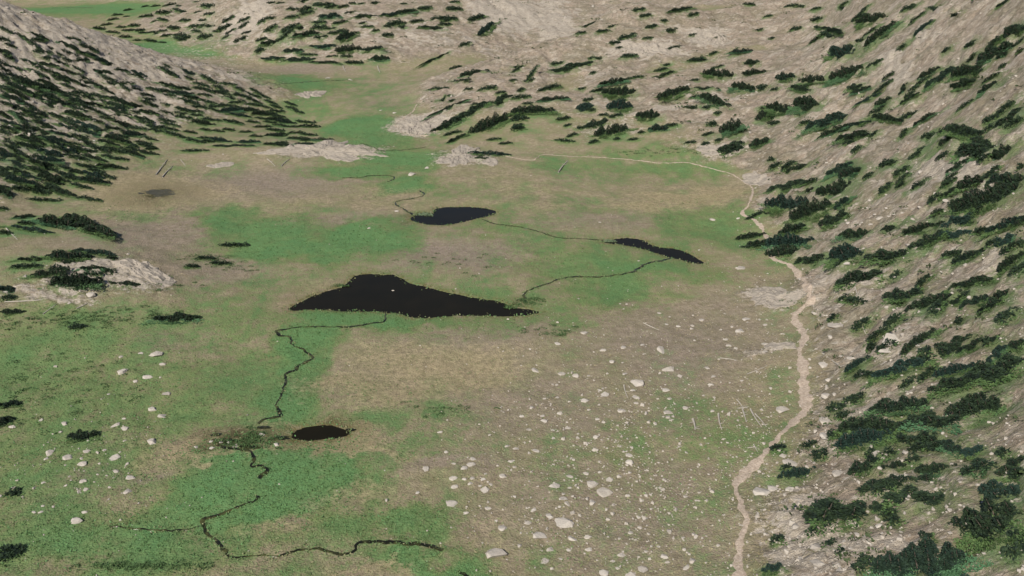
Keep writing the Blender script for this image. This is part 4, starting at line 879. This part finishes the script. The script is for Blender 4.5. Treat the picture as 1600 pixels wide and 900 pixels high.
me = mesh_np('meadow_grass', Vg.reshape(-1, 3), np.arange(n * 9).reshape(-1, 3))
gt = np.clip(gq * 1.3 + rs.normal(0, .18, n) + .12 + .25 * fbm(x / 9, y / 9, 2), 0, 1); tb = rs.random(n)
colattr(me, 'tint', np.repeat(np.stack([gt, tb, tb, np.ones(n)], -1), 9, 0))
tag(link('meadow_grass', me, grassm.m), 'tufts of green and dry grass over the meadow', 'grass', kind='stuff')
print('grass', n)

# low dark willow scrub: too small to pick apart
SCR = [(60,505,90,16,40),(150,500,90,18,46),(230,490,70,12,26),(330,405,40,10,34),(360,420,40,8,12),(230,885,100,6,34),(120,590,120,50,40),(60,640,60,40,16),(830,470,24,7,26),(1060,236,60,8,26),(1000,238,40,6,14),(270,445,60,10,14),(700,410,80,16,18),(860,520,60,14,22),(700,640,60,14,14),(1240,470,20,20,10),(390,688,44,14,60)]
V, F, nv = [], [], 0
for (cx, cy, sx_, sy_, nn) in SCR:
    q, qd = hit(cx + rs.normal(0, sx_ * .5, nn), cy + rs.normal(0, sy_ * .5, nn))
    for i in range(nn):
        if float(field(NEARPOND, np.array([q[i, 0]]), np.array([q[i, 1]]))[0]) < .2: continue
        m = 34; r_ = rs.uniform(.35, 1.0); a = rs.uniform(0, 6.28, m); f = np.sqrt(rs.random(m))
        P = np.stack([q[i, 0] + 1.5 * r_ * f * np.cos(a), q[i, 1] + r_ * f * np.sin(a), q[i, 2] + rs.uniform(0, .55, m) * r_ * (1.2 - f)], -1)
        D = np.stack([np.cos(a), np.sin(a), rs.uniform(.2, 1.2, m)], -1); D /= np.linalg.norm(D, axis=1)[:, None]
        v, f4 = sprays(P, D, rs.uniform(.2, .5, m), rs.uniform(.15, .3, m), rs); V.append(v); F.append(f4 + nv); nv += len(v)
tag(link('willow_scrub', mesh_np('willow_scrub', np.concatenate(V), np.concatenate(F)), M_shrub), 'low dark willow scrub dotted over the meadow and marsh', 'scrub', kind='stuff')
# floating sedge mats and a pale stone in the water
def sedge_mat(px_, py_, wpx, hpx, pond, label, col_mat):
    lev = WATER[pond][1]; (cx, cy) = at_z(px_, py_, lev); (ex, _e) = at_z(px_ + wpx, py_, lev); (_f, ey) = at_z(px_, py_ - hpx, lev)
    m = 420; a = rs.uniform(0, 6.28, m); f = np.sqrt(rs.random(m)) * (1 + .3 * np.sin(3 * a + px_))
    P = np.stack([cx + (ex - cx) * f * np.cos(a), cy + (ey - cy) * f * np.sin(a), np.full(m, lev - .02)], -1)
    D = np.stack([rs.normal(0, .7, m), rs.normal(0, .7, m), np.full(m, .6)], -1); D /= np.linalg.norm(D, axis=1)[:, None]
    v, f4 = sprays(P, D, rs.uniform(.3, .8, m), rs.uniform(.2, .4, m), rs)
    tag(link('sedge_foliage', mesh_np('sedge_foliage', v, f4), col_mat), label, 'sedge')
pale = leafmat('sedge_leaves', (.10, .15, .08), (.16, .20, .12), (.14, .18, .11))
sedge_mat(664, 335, 14, 3, 'upper_pond', 'pale green sedge mat at the left end of the oval pond', pale)
sedge_mat(806, 479, 20, 3, 'tarn', 'green sedge patch in the right arm of the tarn', M_shrub)
sedge_mat(530, 447, 14, 2, 'tarn', 'green sedge fringe at the upper left tarn shore', M_shrub)
sedge_mat(952, 377, 10, 2, 'side_pond', 'pale sedge tip at the left end of the curved pond', pale)
o = link('boulder', ROCKS[3]); cx, cy = at_z(614, 454, WATER['tarn'][1]); o.location = (cx, cy, WATER['tarn'][1] - .05); o.scale = (1.1, 1.0, .8)
tag(o, 'single small pale stone standing in the tarn water', 'boulder', 'pale boulders scattered over the valley')

# sedge fringe along shores and stream banks, juniper tufts over the hillsides
PX, PY, PZ, sc = [], [], [], []
for nm, (P2, lev, lab) in WATER.items():
    k = rs.integers(0, len(P2), len(P2) * (4 if nm == 'marsh_pool' else 11)); nn = len(k); rad = np.abs(rs.normal(0, .9, nn)) - .1
    c = P2.mean(0); dv = P2[k] - c; dv /= np.linalg.norm(dv, axis=1)[:, None]; q = P2[k] + dv * rad[:, None] + rs.normal(0, .8, (nn, 2))
    dens_ = fbm(q[:, 0] / 5, q[:, 1] / 5, 2) > -.15; q = q[dens_]
    PX.append(q[:, 0]); PY.append(q[:, 1]); PZ.append(np.maximum(ground(q[:, 0], q[:, 1]), lev) - .03); sc.append(rs.uniform(.35, .8, len(q)))
for p in streams_xy:
    k = rs.integers(0, len(p), len(p) * 5); q = p[k]; d = np.gradient(p, axis=0)[k]; d /= np.linalg.norm(d, axis=1)[:, None] + 1e-9
    off = rs.choice([-1, 1], len(k)) * (rs.uniform(.30, .95, len(k))); q = q + np.stack([d[:, 1], -d[:, 0]], -1) * off[:, None] + rs.normal(0, .25, (len(k), 2))
    PX.append(q[:, 0]); PY.append(q[:, 1]); PZ.append(ground(q[:, 0], q[:, 1])); sc.append(rs.uniform(.25, .6, len(q)))
x, y, z, sc = map(np.concatenate, (PX, PY, PZ, sc)); n = len(x)
D = np.stack([rs.normal(0, .7, n), rs.normal(0, .7, n), np.full(n, .55)], -1); D /= np.linalg.norm(D, axis=1)[:, None]
v, f4 = sprays(np.stack([x, y, z], -1), D, sc, sc * .55, rs)
me = mesh_np('bank_sedge', v, f4); tb = rs.random(n); gt = np.clip(.75 + rs.normal(0, .25, n) + .4 * fbm(x / 6, y / 6, 2), 0, 1)
colattr(me, 'tint', np.repeat(np.stack([gt, tb, tb, np.ones(n)], -1), 4, 0))
tag(link('bank_sedge', me, grassm.m), 'ragged sedge fringe along the pond shores and stream banks', 'sedge', kind='stuff')
x, y = scatter_ground(16000, rs, 110, 1000)
hl = field(HILL, x, y); cl = fbm(x / 14, y / 14, 3)
keep = (hl > .35) & (rs.random(len(x)) < .05 + .30 * (cl > .15)) & (dist_to(paths_xy, x, y) > 1.8); x, y = x[keep], y[keep]; z = ground(x, y); V, F, nv = [], [], 0
m = 12
for i in range(len(x)):
    r_ = min(rs.uniform(.25, .6) + rs.exponential(.22), 1.5) * (1 + math.hypot(x[i], y[i]) / 900); a = rs.uniform(0, 6.28, m); f = np.sqrt(rs.random(m)); ca = rs.uniform(-.7, .7)
    u_, w_ = 1.7 * r_ * f * np.cos(a), .7 * r_ * f * np.sin(a)
    P = np.stack([x[i] + u_ * math.cos(ca) - w_ * math.sin(ca), y[i] + u_ * math.sin(ca) + w_ * math.cos(ca), z[i] + rs.uniform(0, .45, m) * r_ * (1.2 - f)], -1)
    D = np.stack([np.cos(a), np.sin(a), rs.uniform(.2, 1.2, m)], -1); D /= np.linalg.norm(D, axis=1)[:, None]
    v, f4 = sprays(P, D, rs.uniform(.35, .7, m) * (.5 + r_), rs.uniform(.3, .5, m) * (.5 + r_), rs); V.append(v); F.append(f4 + nv); nv += len(v)
tag(link('juniper_scrub', mesh_np('juniper_scrub', np.concatenate(V), np.concatenate(F)), M_jun), 'low olive juniper scrub dotted over the stony hillsides', 'scrub', kind='stuff')
print('juniper', len(x), 'sedge', n)
